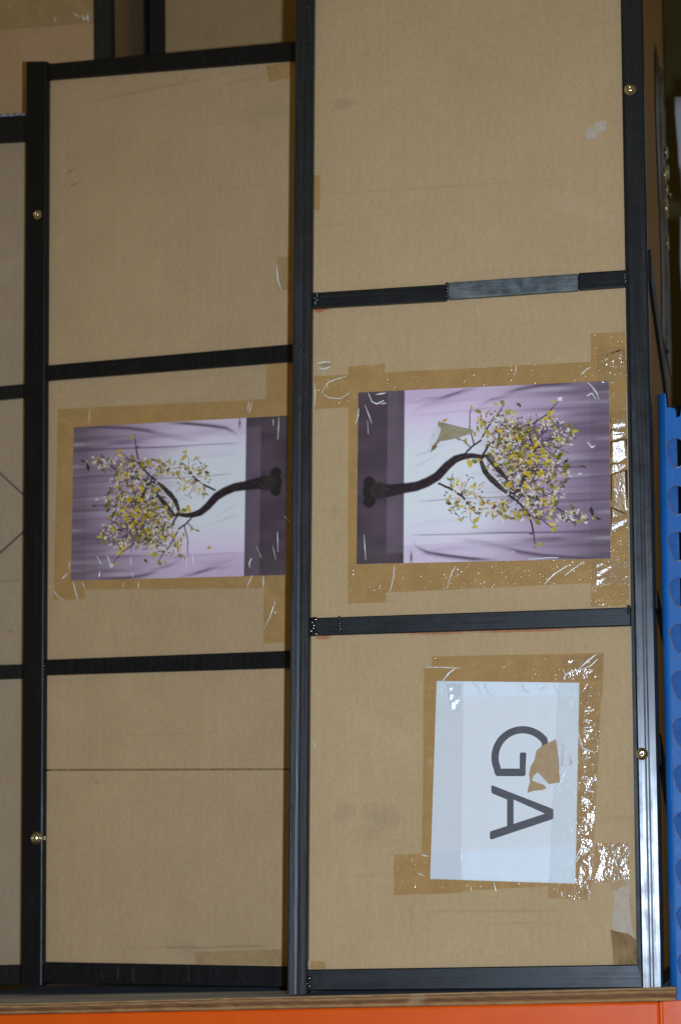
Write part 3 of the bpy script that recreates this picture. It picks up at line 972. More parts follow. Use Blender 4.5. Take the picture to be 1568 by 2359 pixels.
def rear_of_crate(parent, xl_, xr_, z0, z1, depth, pw, mat_side, levels, brace=False, mat='steel_dark', inset=0.22):
    """Rear posts, side rails, side and rear panels and lid of a crate in its own space.
    xl_, xr_: (x at the foot, x at the top) of its two outer sides, which may lean a little."""
    X0 = lambda z: xl_[0] + (xl_[1] - xl_[0]) * (z - z0) / (z1 - z0)
    X1 = lambda z: xr_[0] + (xr_[1] - xr_[0]) * (z - z0) / (z1 - z0)

    def slab(a, c, za, zb):
        return [(a(zb), zb), (c(zb), zb), (c(za), za), (a(za), za)]

    sides = ((X0, 1), (X1, -1))
    for X, sg in sides:
        prism('post', slab(X, lambda z: X(z) + sg * pw, z0, z1)[::1], depth - pw, depth, M[mat], parent, 0.002)
        for z in levels:
            prism('side_rail', slab(lambda q: X(q) + sg * pw * .08, lambda q: X(q) + sg * pw * .9, z - .013, z + .013), pw + .0005, depth - pw - 0.0005, M[mat], parent, 0.0015)
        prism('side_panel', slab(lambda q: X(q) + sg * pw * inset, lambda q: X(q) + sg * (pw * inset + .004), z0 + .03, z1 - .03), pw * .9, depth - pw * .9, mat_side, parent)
    for z in levels:
        prism('rear_rail', slab(lambda q: X0(q) + pw + .0005, lambda q: X1(q) - pw - .0005, z - .013, z + .013), depth - pw * 0.9, depth - pw * 0.1, M[mat], parent, 0.0015)
    prism('rear_panel', slab(lambda q: X0(q) + pw * .6, lambda q: X1(q) - pw * .6, z0 + .03, z1 - .03), depth - pw * .5, depth - pw * .5 + 0.004, mat_side, parent)
    prism('lid_panel', slab(lambda q: X0(q) + pw * .6, lambda q: X1(q) - pw * .6, z1 - .012, z1 - .008), pw, depth - pw, mat_side, parent)


def spot(fr, px, py, rx, ry, rgb, st, ang=0.0, y=0.014):
    p = fr.at(px, py, y)
    return (p.x, p.z, rx * 0.00068, ry * 0.00068, rgb, st, ang)


RUST = (0.42, 0.10, 0.025)
YP = 0.014           # depth of the card behind the face of the posts
YB = 0.005           # depth of the cross bars

# ---- shelf board, beam and upright of the rack
FS = Frame((0, 0, 0), 0.0)
yb = -0.014
bl = FS.uw([(-60, 2313), (1555, 2273), (1555, 2305), (-60, 2336)], yb)
bo = FS.sub(784, 2330, yb)
FB = Frame(bo.o, 0.0)
t_board = thing('shelf_board', FB, 'brown plywood shelf board with dusty top and rough layered edge above the orange beam', 'shelf')
# the board: edge strip with its plies, top sheet with dust, long enough to run past the frame
top = FB.uw([(-260, 2318), (200, 2306.5), (640, 2295.5), (1100, 2284.5), (1555, 2273)], 0.0)
bot = FB.uw([(-260, 2341), (200, 2332), (640, 2323.5), (1100, 2314.5), (1555, 2305)], 0.0)
bm = bmesh.new()
uvl = bm.loops.layers.uv.new('uv')
N = 90


def interp(pts, t):
    k = min(int(t * (len(pts) - 1)), len(pts) - 2)
    f = t * (len(pts) - 1) - k
    return (pts[k][0] * (1 - f) + pts[k + 1][0] * f, pts[k][1] * (1 - f) + pts[k + 1][1] * f)


rr = random.Random(4)
NL = 7
grid = []
for i in range(N + 1):
    a, c = interp(top, i / N), interp(bot, i / N)
    col = []
    for j in range(NL + 1):
        t = j / NL
        dy = rr.uniform(-0.0004, 0.0012) + (0.0012 if j in (2, 3, 5) else 0)
        col.append(bm.verts.new((a[0] * (1 - t) + c[0] * t, dy, a[1] * (1 - t) + c[1] * t + (rr.uniform(-.0006, .0006) if 0 < j < NL else 0))))
    grid.append(col)
for i in range(N):
    for j in range(NL):
        f = bm.faces.new((grid[i][j], grid[i + 1][j], grid[i + 1][j + 1], grid[i][j + 1]))
        for lp, (uu, vv) in zip(f.loops, ((i, j), (i + 1, j), (i + 1, j + 1), (i, j + 1))):
            lp[uvl].uv = (uu / N, 1 - vv / NL)
board_edge = link('ply_edge', bm, M['ply'], t_board)
bm = bmesh.new()
pt = [interp(top, i / N) for i in range(N + 1)]
pb = [interp(bot, i / N) for i in range(N + 1)]
fa = [bm.verts.new((x, 0.0016, z)) for x, z in pt]
ba = [bm.verts.new((x, 1.25, z)) for x, z in pt]
fb_ = [bm.verts.new((x, 0.0016, z)) for x, z in pb]
bb_ = [bm.verts.new((x, 1.25, z)) for x, z in pb]
for i in range(N):
    bm.faces.new((fa[i], fa[i + 1], ba[i + 1], ba[i]))
    bm.faces.new((fb_[i], bb_[i], bb_[i + 1], fb_[i + 1]))
    bm.faces.new((ba[i], ba[i + 1], bb_[i + 1], bb_[i]))
bm.faces.new((fa[-1], fb_[-1], bb_[-1], ba[-1]))
bm.faces.new((fa[0], ba[0], bb_[0], fb_[0]))
link('board_top', bm, M['dust'], t_board)

# orange beam: box section with a stepped top lip, and the end plate at the upright
yo = -0.020
FO = FS.sub(784, 2400, yo)
t_beam = thing('rack_beam', FO, 'orange painted steel rack beam running under the plywood board', 'shelf beam')
face = FO.uw([(-260, 2342), (1517, 2306.5), (1521, 2480), (-260, 2505)], 0.0)
prism('beam', face, 0.0, 0.05, M['orange'], t_beam, 0.004, 3)
ep = FO.uw([(1524, 2306), (1585, 2302), (1588, 2540), (1528, 2540)], -0.004)
prism('end_plate', ep, -0.004, 0.0, M['orange'], t_beam, 0.0012, 2)
lip = FO.uw([(1516.5, 2307), (1526, 2306), (1530, 2500), (1521, 2500)], -0.006)
prism('weld_seam', lip, -0.006, 0.03, M['orange'], t_beam, 0.002, 2)

# blue upright with teardrop slots
yu = 0.035
FU = FS.sub(1512, 906, yu)
t_up = thing('rack_upright', FU, 'blue slotted steel rack upright with chipped paint at the end of the beam', 'rack post')
LX = lambda py: 1512 + (1541 - 1512) * (py - 906) / (2270 - 906)
Ru = 0.012


def curve_plate(name, outer, holes, th, mat, parent, loc_y):
    cu = bpy.data.curves.new(name, 'CURVE')
    cu.dimensions = '2D'
    cu.fill_mode = 'BOTH'
    cu.extrude = th / 2
    for pts in [outer] + holes:
        sp_ = cu.splines.new('POLY')
        sp_.points.add(len(pts) - 1)
        for p, (x, z) in zip(sp_.points, pts):
            p.co = (x, z, 0, 1)
        sp_.use_cyclic_u = True
    tmp = bpy.data.objects.new(name, cu)
    COL.objects.link(tmp)
    dg = bpy.context.evaluated_depsgraph_get()
    me = bpy.data.meshes.new_from_object(tmp.evaluated_get(dg))
    bpy.data.objects.remove(tmp)
    me.name = name
    for v_ in me.vertices:
        x, z, d = v_.co
        v_.co = (x, loc_y - d, z)
    me.materials.clear()
    me.materials.append(mat)
    o = bpy.data.objects.new(name, me)
    COL.objects.link(o)
    o.parent = parent
    return o


def slot_outline(px, py):
    """Teardrop: round at the top, narrowing to the foot (picture units, 66 tall)."""
    pts = []
    for k in range(15):
        a = math.pi * (1.0 - k / 14.0)
        pts.append((px + 21 + 21 * math.cos(a), py + 22 - 22 * math.sin(a)))
    pts += [(px + 41, py + 34), (px + 36, py + 56), (px + 30, py + 64), (px + 20, py + 66), (px + 13, py + 60), (px + 4, py + 40)]
    return pts


slots = [(1534.5 + 0.0213 * (y - 1010), y) for y in (1010, 1119, 1225, 1331, 1437, 1545, 1653, 1761, 1869, 1977, 2085, 2193)]
width = 100.0
outer = [(LX(906) + 17, 906)]
outer += [(1531, 906), (1533, 920), (1534.5, 938), (1552, 940), (1556, 962), (1565, 958), (1568, 940), (1569, 908), (1512 + width, 906), (LX(2270) + width, 2270), (LX(2420) + width, 2420), (LX(2420) + 17, 2420), (LX(2270) + 17, 2270)]
Lz = lambda pts: FU.uw(pts, 0.0)
face_u = curve_plate('slotted_face', Lz(outer), [Lz(slot_outline(*s_)) for s_ in slots], 0.0022, M['blue'], t_up, 0.0011)
# chipped rims round the slots
for s_ in slots:
    o_ = slot_outline(*s_)
    cx_ = sum(p[0] for p in o_) / len(o_)
    cy_ = sum(p[1] for p in o_) / len(o_)
    bm = bmesh.new()
    big = Lz([(cx_ + (x - cx_) * 1.09, cy_ + (y - cy_) * 1.06) for x, y in o_])
    sml = Lz([(cx_ + (x - cx_) * 1.0, cy_ + (y - cy_) * 1.0) for x, y in o_])
    A_ = [bm.verts.new((x, -0.0001, z)) for x, z in big]
    B_ = [bm.verts.new((x, -0.0006, z)) for x, z in sml]
    n = len(A_)
    for k in range(n):
        bm.faces.new((A_[k], A_[(k + 1) % n], B_[(k + 1) % n], B_[k]))
    link('slot_rim', bm, M['chip'], face_u)
# rounded left corner, side web and the rest of the section
bm = bmesh.new()
rows = []
for py in (906, 1300, 1700, 2100, 2420):
    e = FU.at(LX(py) + 17, py, 0.0)
    w0 = FU.at(LX(py), py, 0.0)
    rad = e.x - w0.x
    row = []
    for k in range(9):
        a = math.pi / 2 * k / 8
        row.append(bm.verts.new((e.x - rad * math.sin(a), rad * (1 - math.cos(a)), e.z)))
    row.append(bm.verts.new((w0.x, 0.085, e.z)))
    row.append(bm.verts.new((w0.x + 0.0022, 0.085, e.z)))
    for k in range(8, -1, -1):
        a = math.pi / 2 * k / 8
        row.append(bm.verts.new((e.x - (rad - .0022) * math.sin(a), rad - (rad - .0022) * math.cos(a), e.z)))
    rows.append(row)
for j in range(len(rows) - 1):
    n = len(rows[0])
    for k in range(n):
        bm.faces.new((rows[j][k], rows[j][(k + 1) % n], rows[j + 1][(k + 1) % n], rows[j + 1][k]))
bm.faces.new(rows[0])
bm.faces.new(rows[-1][::-1])
link('side_web', bm, M['blue'], t_up, smooth=True)
# inner return behind the slots, left of black painted-in shade
bm = bmesh.new()
inn = Lz([(LX(940) + 16, 940), (LX(940) + 44, 940), (LX(2420) + 44, 2420), (LX(2420) + 16, 2420)])
bm_prism(bm, inn, 0.014, 0.016)
link('inner_lining', bm, M['blue_shaded'], t_up)
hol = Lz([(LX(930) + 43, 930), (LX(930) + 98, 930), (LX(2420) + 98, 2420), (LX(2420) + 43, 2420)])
prism('inner_shade', hol, 0.010, 0.085, M['hollow'], t_up)  # solid black block paints the shade seen through the slots

# ---- near crate ------------------------------------------------------------
FR = Frame((0, 0, 0), 0.0)
t_r = thing('framed_crate', FR, 'tall near crate in black steel frame, with GA paper and torn poster', 'crate', GROUP)
zt_goal = FR.at(1545, -25, 0.95).z
YTOP = -160.0
while FR.at(1060, YTOP, 0.0).z < zt_goal:
    YTOP -= 5.0
lpx = lambda y: (680 + (660 - 680) * y / 2288, 723 + (707 - 723) * y / 2288)      # left post edges
rpl = lambda y: 1430 + (1475 - 1430) * y / 2275
rpr = lambda y: 1477 + (1525 - 1477) * y / 2275


def q_post(fl_, fr_, y0, y1):
    return [(fl_(y0), y0), (fr_(y0), y0), (fr_(y1), y1), (fl_(y1), y1)]


post(FR, t_r, q_post(lambda y: lpx(y)[0], lambda y: lpx(y)[1], YTOP, 2289), 0.0, 0.03)
post(FR, t_r, q_post(lambda y: rpl(y) + (1 if y > 1000 else 0), rpr, YTOP, 2275), 0.0, 0.03, 'steel_bright', True, 0.0021)
# narrow flange on the inner side of the right post
prism('flange', FR.uw([(1429 + .0176 * YTOP, YTOP + 10), (1436 + .0176 * YTOP, YTOP + 10), (1482, 2275), (1466, 2222)], 0.004), 0.004, 0.030, M['steel_dark'], t_r)
bars_r = {
    'top': [(714, YTOP + 25), (1425, YTOP - 12), (1425, YTOP + 30), (714, YTOP + 66)],
    'two': [(712, 1423), (1452, 1398), (1452, 1441), (710, 1464)],
    'base': [(700, 2233), (1478, 2221), (1482, 2275), (700, 2281)],
}
for k, qd in bars_r.items():
    prism('cross_bar', FR.uw(qd, YB), YB, 0.03, M['steel_bar'], t_r, 0.0016)
# the scuffed upper bar is made of two lengths butted together
prism('cross_bar', FR.uw([(716, 674), (1027, 654), (1028, 692), (716, 710)], YB), YB, 0.03, M['steel_bar'], t_r, 0.0016)
prism('cross_bar', FR.uw([(1030, 650), (1330, 629), (1331, 668), (1031, 689)], YB - 0.0015), YB - 0.0015, 0.03, M['scuffed'], t_r, 0.0022)['label'] = 'scuffed grey length of cross bar'
prism('cross_bar', FR.uw([(1331, 628), (1440, 621), (1440, 660), (1332, 667.5)], YB), YB, 0.03, M['steel_bar'], t_r, 0.0016)
weld(FR, t_r, 727, 688, 12, 24, YB, 1)
weld(FR, t_r, 719, 1443, 14, 34, YB, 2)
weld(FR, t_r, 783, 1438, 6, 30, YB, 3)
weld(FR, t_r, 1030, 671, 5, 34, YB - 0.0005, 7)
weld(FR, t_r, 708, 2268, 12, 30, YB, 4)
weld(FR, t_r, 1438, 640, 6, 22, YB, 5)
weld(FR, t_r, 1446, 1404, 8, 16, YB, 6)
rivet(FR, t_r, 1450, 206, 11.5, 0.0)
rivet(FR, t_r, 1477, 1736, 11.5, 0.0)

mr_top = cardboard('cardboard_upper', spots=[spot(FR, 790, 238, 38, 16, GREY, 0.28), spot(FR, 858, 466, 1.6, 7, (.1, .07, .04), 0.8), spot(FR, 1230, 700, 420, 14, (0.40, .26, .13), .12), spot(FR, 1020, 430, 330, 4, (.36, .24, .12), .25), spot(FR, 1365, 305, 26, 18, (.60, .44, .30), .55, .5)], seed=0)
mr_mid = cardboard('cardboard_middle', spots=[spot(FR, 738, 712, 26, 9, RUST, 0.85), spot(FR, 800, 704, 60, 4, RUST, 0.4), spot(FR, 752, 840, 20, 5, (.16, .14, .12), .5), spot(FR, 770, 1180, 14, 20, GREY, .18), spot(FR, 860, 1385, 60, 4, GREY, .2)], seed=1.3)
mr_low = cardboard('cardboard_lower', spots=[spot(FR, 745, 1468, 22, 6, RUST, 0.7), spot(FR, 1010, 1457, 90, 6, RUST, 0.6), spot(FR, 1210, 1452, 140, 4, RUST, 0.75), spot(FR, 880, 1880, 62, 30, GREY, 0.2, -.25), spot(FR, 850, 1915, 40, 26, GREY, .14, .3), spot(FR, 946, 2120, 5, 44, GREY, .2), spot(FR, 1120, 2098, 190, 5, GREY, .2), spot(FR, 1180, 2126, 130, 4, GREY, .14), spot(FR, 816, 1874, 2.2, 2.2, (.1, .07, .04), .8), spot(FR, 700, 1560, 12, 30, GREY, .1)], seed=2.1)
DZ = 0.004
prism('cardboard_panel', FR.uw([(722, YTOP + 40), (1428, YTOP + 5), (1440, 650), (716, 694)], YP), YP, YP + DZ, mr_top, t_r)
prism('cardboard_panel', FR.uw([(716, 694), (1440, 650), (1456, 1421), (709, 1442)], YP), YP, YP + DZ, mr_mid, t_r)
prism('cardboard_panel', FR.uw([(709, 1442), (1456, 1421), (1478, 2250), (702, 2256)], YP), YP, YP + DZ, mr_low, t_r)
# torn and taped places on the near crate
patch('tape_patch', FR, t_r, [(722, 404), (737, 403), (736, 484), (722, 484)], YP - .0003, .0002, 'tape_calm')
patch('tape_patch', FR, t_r, [(704, 2213), (748, 2214), (750, 2231), (704, 2232)], YP - .0003, .0002, 'tape_calm')
patch('torn_patch', FR, t_r, [(1352, 300), (1360, 294), (1372, 300), (1375, 312), (1366, 322), (1354, 324), (1345, 312)], YP - .0005, .0004, 'torn_pale', .0025)
patch('torn_patch', FR, t_r, [(1366, 286), (1380, 280), (1396, 279), (1394, 300), (1380, 305), (1370, 298)], YP - .0004, .0003, 'torn_pale', .001)
patch('torn_patch', FR, t_r, [(1412, 2040), (1436, 2034), (1447, 2030), (1452, 2075), (1458, 2110), (1462, 2165), (1440, 2150), (1411, 2146), (1408, 2110), (1414, 2075)], YP - .0006, .0005, 'torn_pale', .0008)
patch('torn_patch', FR, t_r, [(1405, 2141), (1424, 2146), (1446, 2150), (1466, 2166), (1467, 2222), (1412, 2222), (1410, 2180)], YP - .0012, .0011, 'torn_dark', .0015)
patch('torn_patch', FR, t_r, [(1404, 2036), (1418, 2030), (1440, 2030), (1446, 2040), (1430, 2042), (1420, 2052), (1410, 2048)], YP - .0014, .0008, 'torn_brown', .0015)
patch('torn_patch', FR, t_r, [(1447, 2050), (1452, 2070), (1460, 2120), (1462, 2160), (1455, 2140), (1450, 2100)], YP - .0014, .0008, 'torn_brown', .001)
ridge(FR, t_r, [(728, 837), (742, 834), (762, 833)], YP - .0004, 4)
ridge(FR, t_r, [(734, 848), (748, 850), (760, 844)], YP - .0004, 4)
ridge(FR, t_r, [(720, 1705), (728, 1722)], YP - .0004, 2)

# sides of the near crate (seen at a grazing angle on the right)
ztop = zt_goal
xrb, xrt = FR.at(rpr(2275), 2275, 0.0).x, FR.at(rpr(YTOP), YTOP, 0.0).x
xlb, xlt = FR.at(lpx(2289)[0], 2289, 0.0).x, FR.at(lpx(YTOP)[0], YTOP, 0.0).x
XR = lambda z: xrb + (xrt - xrb) * z / ztop
DEP = 0.95
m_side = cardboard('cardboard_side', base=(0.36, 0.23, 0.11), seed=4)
zl = [FR.at(1480, 1420, 0).z, FR.at(1480, 640, 0).z, ztop - .02, 0.02]
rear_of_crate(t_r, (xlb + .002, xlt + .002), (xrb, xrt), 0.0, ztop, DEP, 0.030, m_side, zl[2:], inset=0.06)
# raking braces on the right side
for zA, yA, zB, yB_, wd in ((zl[1] + 0.03, 0.04, zl[1] - 0.05, 0.66, 0.055), (zl[1] - 0.055, 0.60, zl[0] + 0.20, 0.93, 0.03), (zl[0] + 0.03, 0.04, zl[0] - 0.06, 0.9, 0.03), (0.36, 0.04, 0.16, 0.9, 0.05)):
    bar3('brace', (XR(zA) + 0.0012, yA, zA), (XR(zB) + 0.0012, yB_, zB), wd, 0.005, M['steel_dark'], t_r, Vector((0, 0, 1)))
# glossy tape down the rear half of that side
bm = bmesh.new()
r3 = random.Random(3)
rows = []
NZ = 90
for j in range(NZ):
    z = zl[1] + 0.03 + (ztop - zl[1] - 0.3) * j / (NZ - 1)
    yc = 0.66 + 0.05 * math.sin(j * 0.07) + r3.uniform(-.004, .004)
    rad = 0.0055 * (0.75 + 0.25 * math.sin(j * 0.31)) * (1.0 + 0.25 * r3.random())
    prof = [(-0.16, 0.0006), (-0.03, 0.0012)] + [(-0.022 * math.cos(math.pi * k / 6), rad * math.sin(math.pi * k / 6) + 0.001) for k in range(7)] + [(0.03, 0.0012), (0.24, 0.0008)]
    rows.append([bm.verts.new((XR(z) + dx, yc + dy, z)) for dy, dx in prof])
for j in range(NZ - 1):
    for i in range(len(rows[0]) - 1):
        bm.faces.new((rows[j][i], rows[j][i + 1], rows[j + 1][i + 1], rows[j + 1][i]))
link('side_tape', bm, M['tape_side'], t_r, smooth=True)

def side_point(px, py):
    d = ray(px, py)
    x = XR(1.2)
    for _ in range(3):
        t = (x - CAM.x) / d.x
        p = CAM + d * t
        x = XR(p.z)
    return p


for px_, py_, ln, wd in ((1528, 352, 16, 3.0), (1525, 402, 22, 2.6), (1531, 398, 20, 3.0), (1529, 438, 14, 3.0), (1529, 478, 26, 3.0), (1537, 452, 8, 4.0), (1531, 560, 20, 2.4), (1532, 640, 16, 2.2)):
    p = side_point(px_, py_)
    bm = bmesh.new()
    bmesh.ops.create_icosphere(bm, subdivisions=3, radius=1.0, matrix=Matrix.Translation((XR(p.z) + .004, p.y, p.z)) @ Matrix.Rotation(0.12, 4, 'X') @ Matrix.Diagonal((wd * .0012, wd * .006, ln * .00085, 1)))
    link('tape_glint', bm, M['glint_gold'], t_r, smooth=True)  # added golden bead that stands in for a glint on the tape

# ---- right poster ----------------------------------------------------------
qp = [(825, 904), (1401, 877), (1405, 1286), (821, 1299)]
FP = FR.sub(1112, 1090, YP)
t_p = thing('poster', FP, 'torn colour poster of a potted blossom tree lying on its side, pot to the left', 'poster', 'tree posters taped on crates')
yp = -0.0012
pap = FP.uw(qp, yp)
sheet_p = print_sheet(FP, t_p, qp, yp, False)
yf = yp - .0004
tape(FP, t_p, [(722, 866), (1442, 829), (1442, 906), (722, 942)], 'l', -.0003, pap, yf, ('tape_speckle', 'film'))
tape(FP, t_p, [(802, 843), (886, 836), (888, 1388), (801, 1391)], 'tb', -.00045, pap, yf - .00015)
tape(FP, t_p, [(1359, 767), (1438, 763), (1448, 1397), (1359, 1398)], 'tb', -.0006, pap, yf - .0003, ('tape_speckle', 'film'))
tape(FP, t_p, [(802, 1262), (1445, 1228), (1446, 1338), (801, 1369)], 'l', -.00075, pap, yf - .00045, ('tape_speckle', 'film'))
crumple(FP, t_p, [(1404, 948), (1442, 946), (1446, 1215), (1405, 1225)], -.0032, 20, 130, .00012, 1.0, 'film_glint', 5)
crumple(FP, t_p, [(1362, 1290), (1444, 1286), (1446, 1345), (1364, 1348)], -.0022, 22, 16, .00022, .9, 'film_glint', 6, 'crumpled_tape', (0.006, 0.016))
crumple(FP, t_p, [(1372, 800), (1438, 798), (1440, 880), (1376, 882)], -.0022, 18, 22, .00028, .8, 'film', 8, 'crumpled_tape', (0.006, 0.016))
for pts, w in (([(848, 905), (856, 925), (868, 930), (884, 922)], 5), ([(866, 908), (888, 905)], 5), ([(876, 930), (890, 928)], 4), ([(840, 932), (850, 958), (856, 975)], 3), ([(1352, 880), (1362, 890), (1374, 906), (1378, 920)], 5), ([(1350, 912), (1362, 905), (1372, 920)], 4), ([(1352, 1018), (1362, 1030), (1370, 1026)], 6), ([(818, 976), (824, 960), (826, 940)], 4), ([(1300, 1365 - 40), (1322, 1308), (1344, 1292)], 3), ([(1252, 1346), (1275, 1322), (1310, 1300)], 4), ([(897, 1364), (906, 1330), (908, 1300)], 3), ([(1030, 1350), (1040, 1318), (1050, 1302)], 3), ([(724, 880), (726, 910), (724, 936)], 3), ([(740, 905), (756, 880), (778, 872), (800, 866)], 3), ([(744, 908), (758, 916), (784, 918), (804, 905)], 3), ([(1338, 862), (1350, 850), (1360, 845)], 4), ([(1186, 860), (1188, 842)], 3), ([(1415, 1000), (1432, 970)], 3), ([(838, 1230), (842, 1290)], 3), ([(1215, 1288), (1260, 1284), (1285, 1284)], 4), ([(846, 968), (848, 1000)], 2)):
    ridge(FP, t_p, pts, yf - .0007, w)
# the torn, curled piece beside the tree
R2 = lambda x, y: (792 + x / 2.364, 847.5 + y / 2.364)
cone = [R2(*p) for p in ((512, 290), (560, 302), (622, 318), (700, 334), (702, 352), (640, 374), (566, 392), (524, 398), (508, 414), (490, 440), (470, 462), (480, 420), (506, 384), (526, 340))]
flap('torn_flap', FP, sheet_p, cone, [-.003, -.006, -.006, -.004, -.003, -.004, -.005, -.0035, -.003, -.003, -.003, -.0026, -.0028, -.0028], 'torn_olive')
wht = [R2(*p) for p in ((508, 288), (528, 336), (510, 384), (484, 424), (464, 462), (452, 458), (462, 420), (484, 372), (490, 330))]
flap('torn_flap', FP, sheet_p, wht, [-.0022, -.0045, -.004, -.0035, -.0025, -.002, -.003, -.0035, -.003], 'torn_white')
patch('torn_patch', FP, sheet_p, [R2(*p) for p in ((480, 424), (500, 414), (508, 424), (490, 446), (478, 442))], -.0062, .0002, 'torn_dark')

# ---- GA paper ---------------------------------------------------------------
qg = [(1005, 1568), (1333, 1572), (1324, 2035), (990, 2024)]
FG = FR.sub(1165, 1800, YP)
t_g = thing('paper_sign', FG, 'white paper sheet with sideways letters GA and a torn hole, taped to cardboard', 'sign')
yg = -0.0014
pg = FG.uw(qg, yg)
sheet_g = prism('paper_sheet', pg, yg, yg + .0002, M['paper'], t_g)
R3 = lambda x, y: (949 + x / 3.211, 1483 + y / 3.211)


def letter(polys):
    bm = bmesh.new()
    k = 0
    for poly in polys:
        uw = FG.uw([R3(*p) for p in poly], yg - .0001)
        bm.faces.new([bm.verts.new((x, yg - .00008 - k * 4e-5, z)) for x, z in uw])
        k += len(poly) != 4
    return link('letter', bm, M['ink'], sheet_g)


gp_ = []
cxg, cyg = 815, 838
ro, ri = 231, 177
angs = [math.radians(a) for a in np.linspace(36, 143 + 180 - 180 + 0, 2)]
A0, A1 = math.radians(-38), math.radians(-204)        # from lower right over the top to lower left (y down)
K = 30
for k in range(K):
    a, c = A0 + (A1 - A0) * k / K, A0 + (A1 - A0) * (k + 1) / K
    # y stretched a little: the bowl is a touch taller than wide
    f = lambda r_, an: (cxg + r_ * math.cos(an), cyg + r_ * 1.0 * math.sin(an))
    gp_.append([f(ro, a), f(ro, c), f(ri, c), f(ri, a)])
gp_.insert(0, [f(ro, math.radians(20)), f(ro, A0), f(ri, A0), f(ri, math.radians(20))])
eo, ei = f(ro, A1), f(ri, A1)
gp_.append([eo, (603, 940), (614, 968), (626, 977), (652, 977), (652, 921), ei])
gp_.append([(652, 921), (652, 977), (826, 977), (837, 966), (837, 921)])
gp_.append([(793, 921), (837, 921), (842, 812), (836, 802), (800, 802), (794, 812)])
letter(gp_)
letter([[(592, 1045), (582, 1052), (584, 1096), (592, 1106), (700, 1150), (748, 1150), (975, 1252), (1042, 1225), (1036, 1218)],
        [(975, 1252), (1042, 1225), (1042, 1288), (1034, 1296), (590, 1444), (576, 1442), (572, 1432), (574, 1390), (580, 1384), (748, 1330), (972, 1256)],
        [(700, 1150), (748, 1150), (748, 1330), (700, 1346)]])
yfg = yg - .0004
tape(FG, t_g, [(993, 1512), (1390, 1503), (1388, 1604), (993, 1604)], 'lr', -.0003, pg, yfg, ('tape_few', 'film_calm'))
tape(FG, t_g, [(976, 1537), (1067, 1535), (1062, 2057), (970, 2061)], 'tb', -.00045, pg, yfg - .00015, ('tape_few', 'film_calm'))
tape(FG, t_g, [(906, 1969), (1449, 1938), (1450, 2028), (906, 2062)], 'lr', -.0006, pg, yfg - .0003, ('tape_few', 'film_calm'))
tape(FG, t_g, [(1287, 1508), (1389, 1504), (1360, 2073), (1261, 2068)], 'b', -.00075, pg, yfg - .00045, ('tape_few', 'film_calm'))
crumple(FG, t_g, [(1336, 1580), (1384, 1575), (1358, 2060), (1328, 2060)], -.002, 14, 110, .00016, .5, 'film', 12)
crumple(FG, t_g, [(1372, 1948), (1446, 1940), (1447, 2022), (1368, 2030)], -.002, 20, 20, .0002, .6, 'film', 13, 'crumpled_tape', (0.006, 0.02))
crumple(FG, t_g, [(1290, 1512), (1388, 1506), (1384, 1566), (1292, 1568)], -.002, 22, 14, .0003, .7, 'film', 14, 'crumpled_tape', (0.008, 0.02))
crumple(FG, t_g, [(1028, 1574), (1062, 1574), (1060, 1640), (1036, 1644)], -.0026, 12, 26, .00032, 1.0, 'film_glint', 15, 'crumpled_tape', (0.006, 0.016))
for pts, w in (((((100, 172)), (230, 172), (360, 178)), 3), (((222, 275), (270, 215), (318, 180)), 5), (((212, 360), (222, 310), (240, 275)), 4), (((445, 285), (490, 320), (512, 385)), 4), (((530, 280), (550, 340), (585, 385)), 4), (((805, 290), (830, 345), (875, 362)), 5), (((930, 352), (975, 320), (1015, 295)), 5), (((1040, 300), (1070, 345), (1085, 390)), 3), (((1225, 290), (1190, 380), (1170, 465)), 4), (((1115, 250), (1150, 215), (1185, 205)), 5), (((1230, 185), (1300, 120), (1360, 75)), 5), (((1240, 190), (1320, 160), (1370, 110)), 4), (((1110, 180), (1130, 225), (1120, 270)), 3), (((1225, 640), (1235, 700), (1260, 750)), 4), (((1230, 720), (1260, 770), (1350, 805)), 4), (((1140, 920), (1110, 985), (1060, 1100)), 4), (((1100, 1080), (1060, 1095)), 5), (((1165, 900), (1205, 960), (1215, 940)), 4), (((1190, 1000), (1205, 1130)), 4), (((1200, 1290), (1215, 1330)), 4), (((1172, 1400), (1185, 1340)), 4), (((1295, 1085), (1345, 1095)), 5), (((1240, 990), (1345, 1010)), 3)):
    ridge(FG, t_g, [R3(*p) for p in pts], yfg - .0008, w)
for pts, w in (([(1322, 1985), (1330, 1965), (1338, 1950)], 4), ([(1318, 2005), (1322, 2025), (1330, 2037)], 4), ([(1062, 1950), (1062, 1990)], 3), ([(1083, 2040), (1086, 2052)], 3), ([(1136, 2030), (1142, 2055)], 3), ([(970, 1968), (985, 1972)], 4), ([(960, 2010), (975, 2016)], 3), ([(1292, 2052), (1294, 2064)], 4), ([(1385, 1960), (1392, 1950)], 5), ([(1414, 1978), (1420, 1995)], 6), ([(1326, 1985), (1334, 1970)], 5)):
    ridge(FG, t_g, pts, yfg - .0008, w)
hole = [R3(*p) for p in ((1060, 702), (1072, 780), (1086, 880), (1082, 960), (1088, 1022), (1006, 1036), (984, 1010), (962, 984), (926, 950), (898, 972), (884, 1010), (930, 1026), (970, 1040), (992, 1064), (960, 1080), (905, 1084), (850, 1100), (856, 1060), (870, 1020), (862, 960), (872, 912), (903, 856), (918, 786), (960, 752), (1012, 728))]
patch('torn_hole', FG, sheet_g, hole, yg - .0016, .0003, 'torn_brown')
fl_p = [R3(*p) for p in ((1060, 702), (1098, 728), (1130, 756), (1160, 810), (1190, 884), (1158, 902), (1108, 896), (1096, 904), (1092, 1040), (1084, 960), (1087, 880), (1074, 790))]
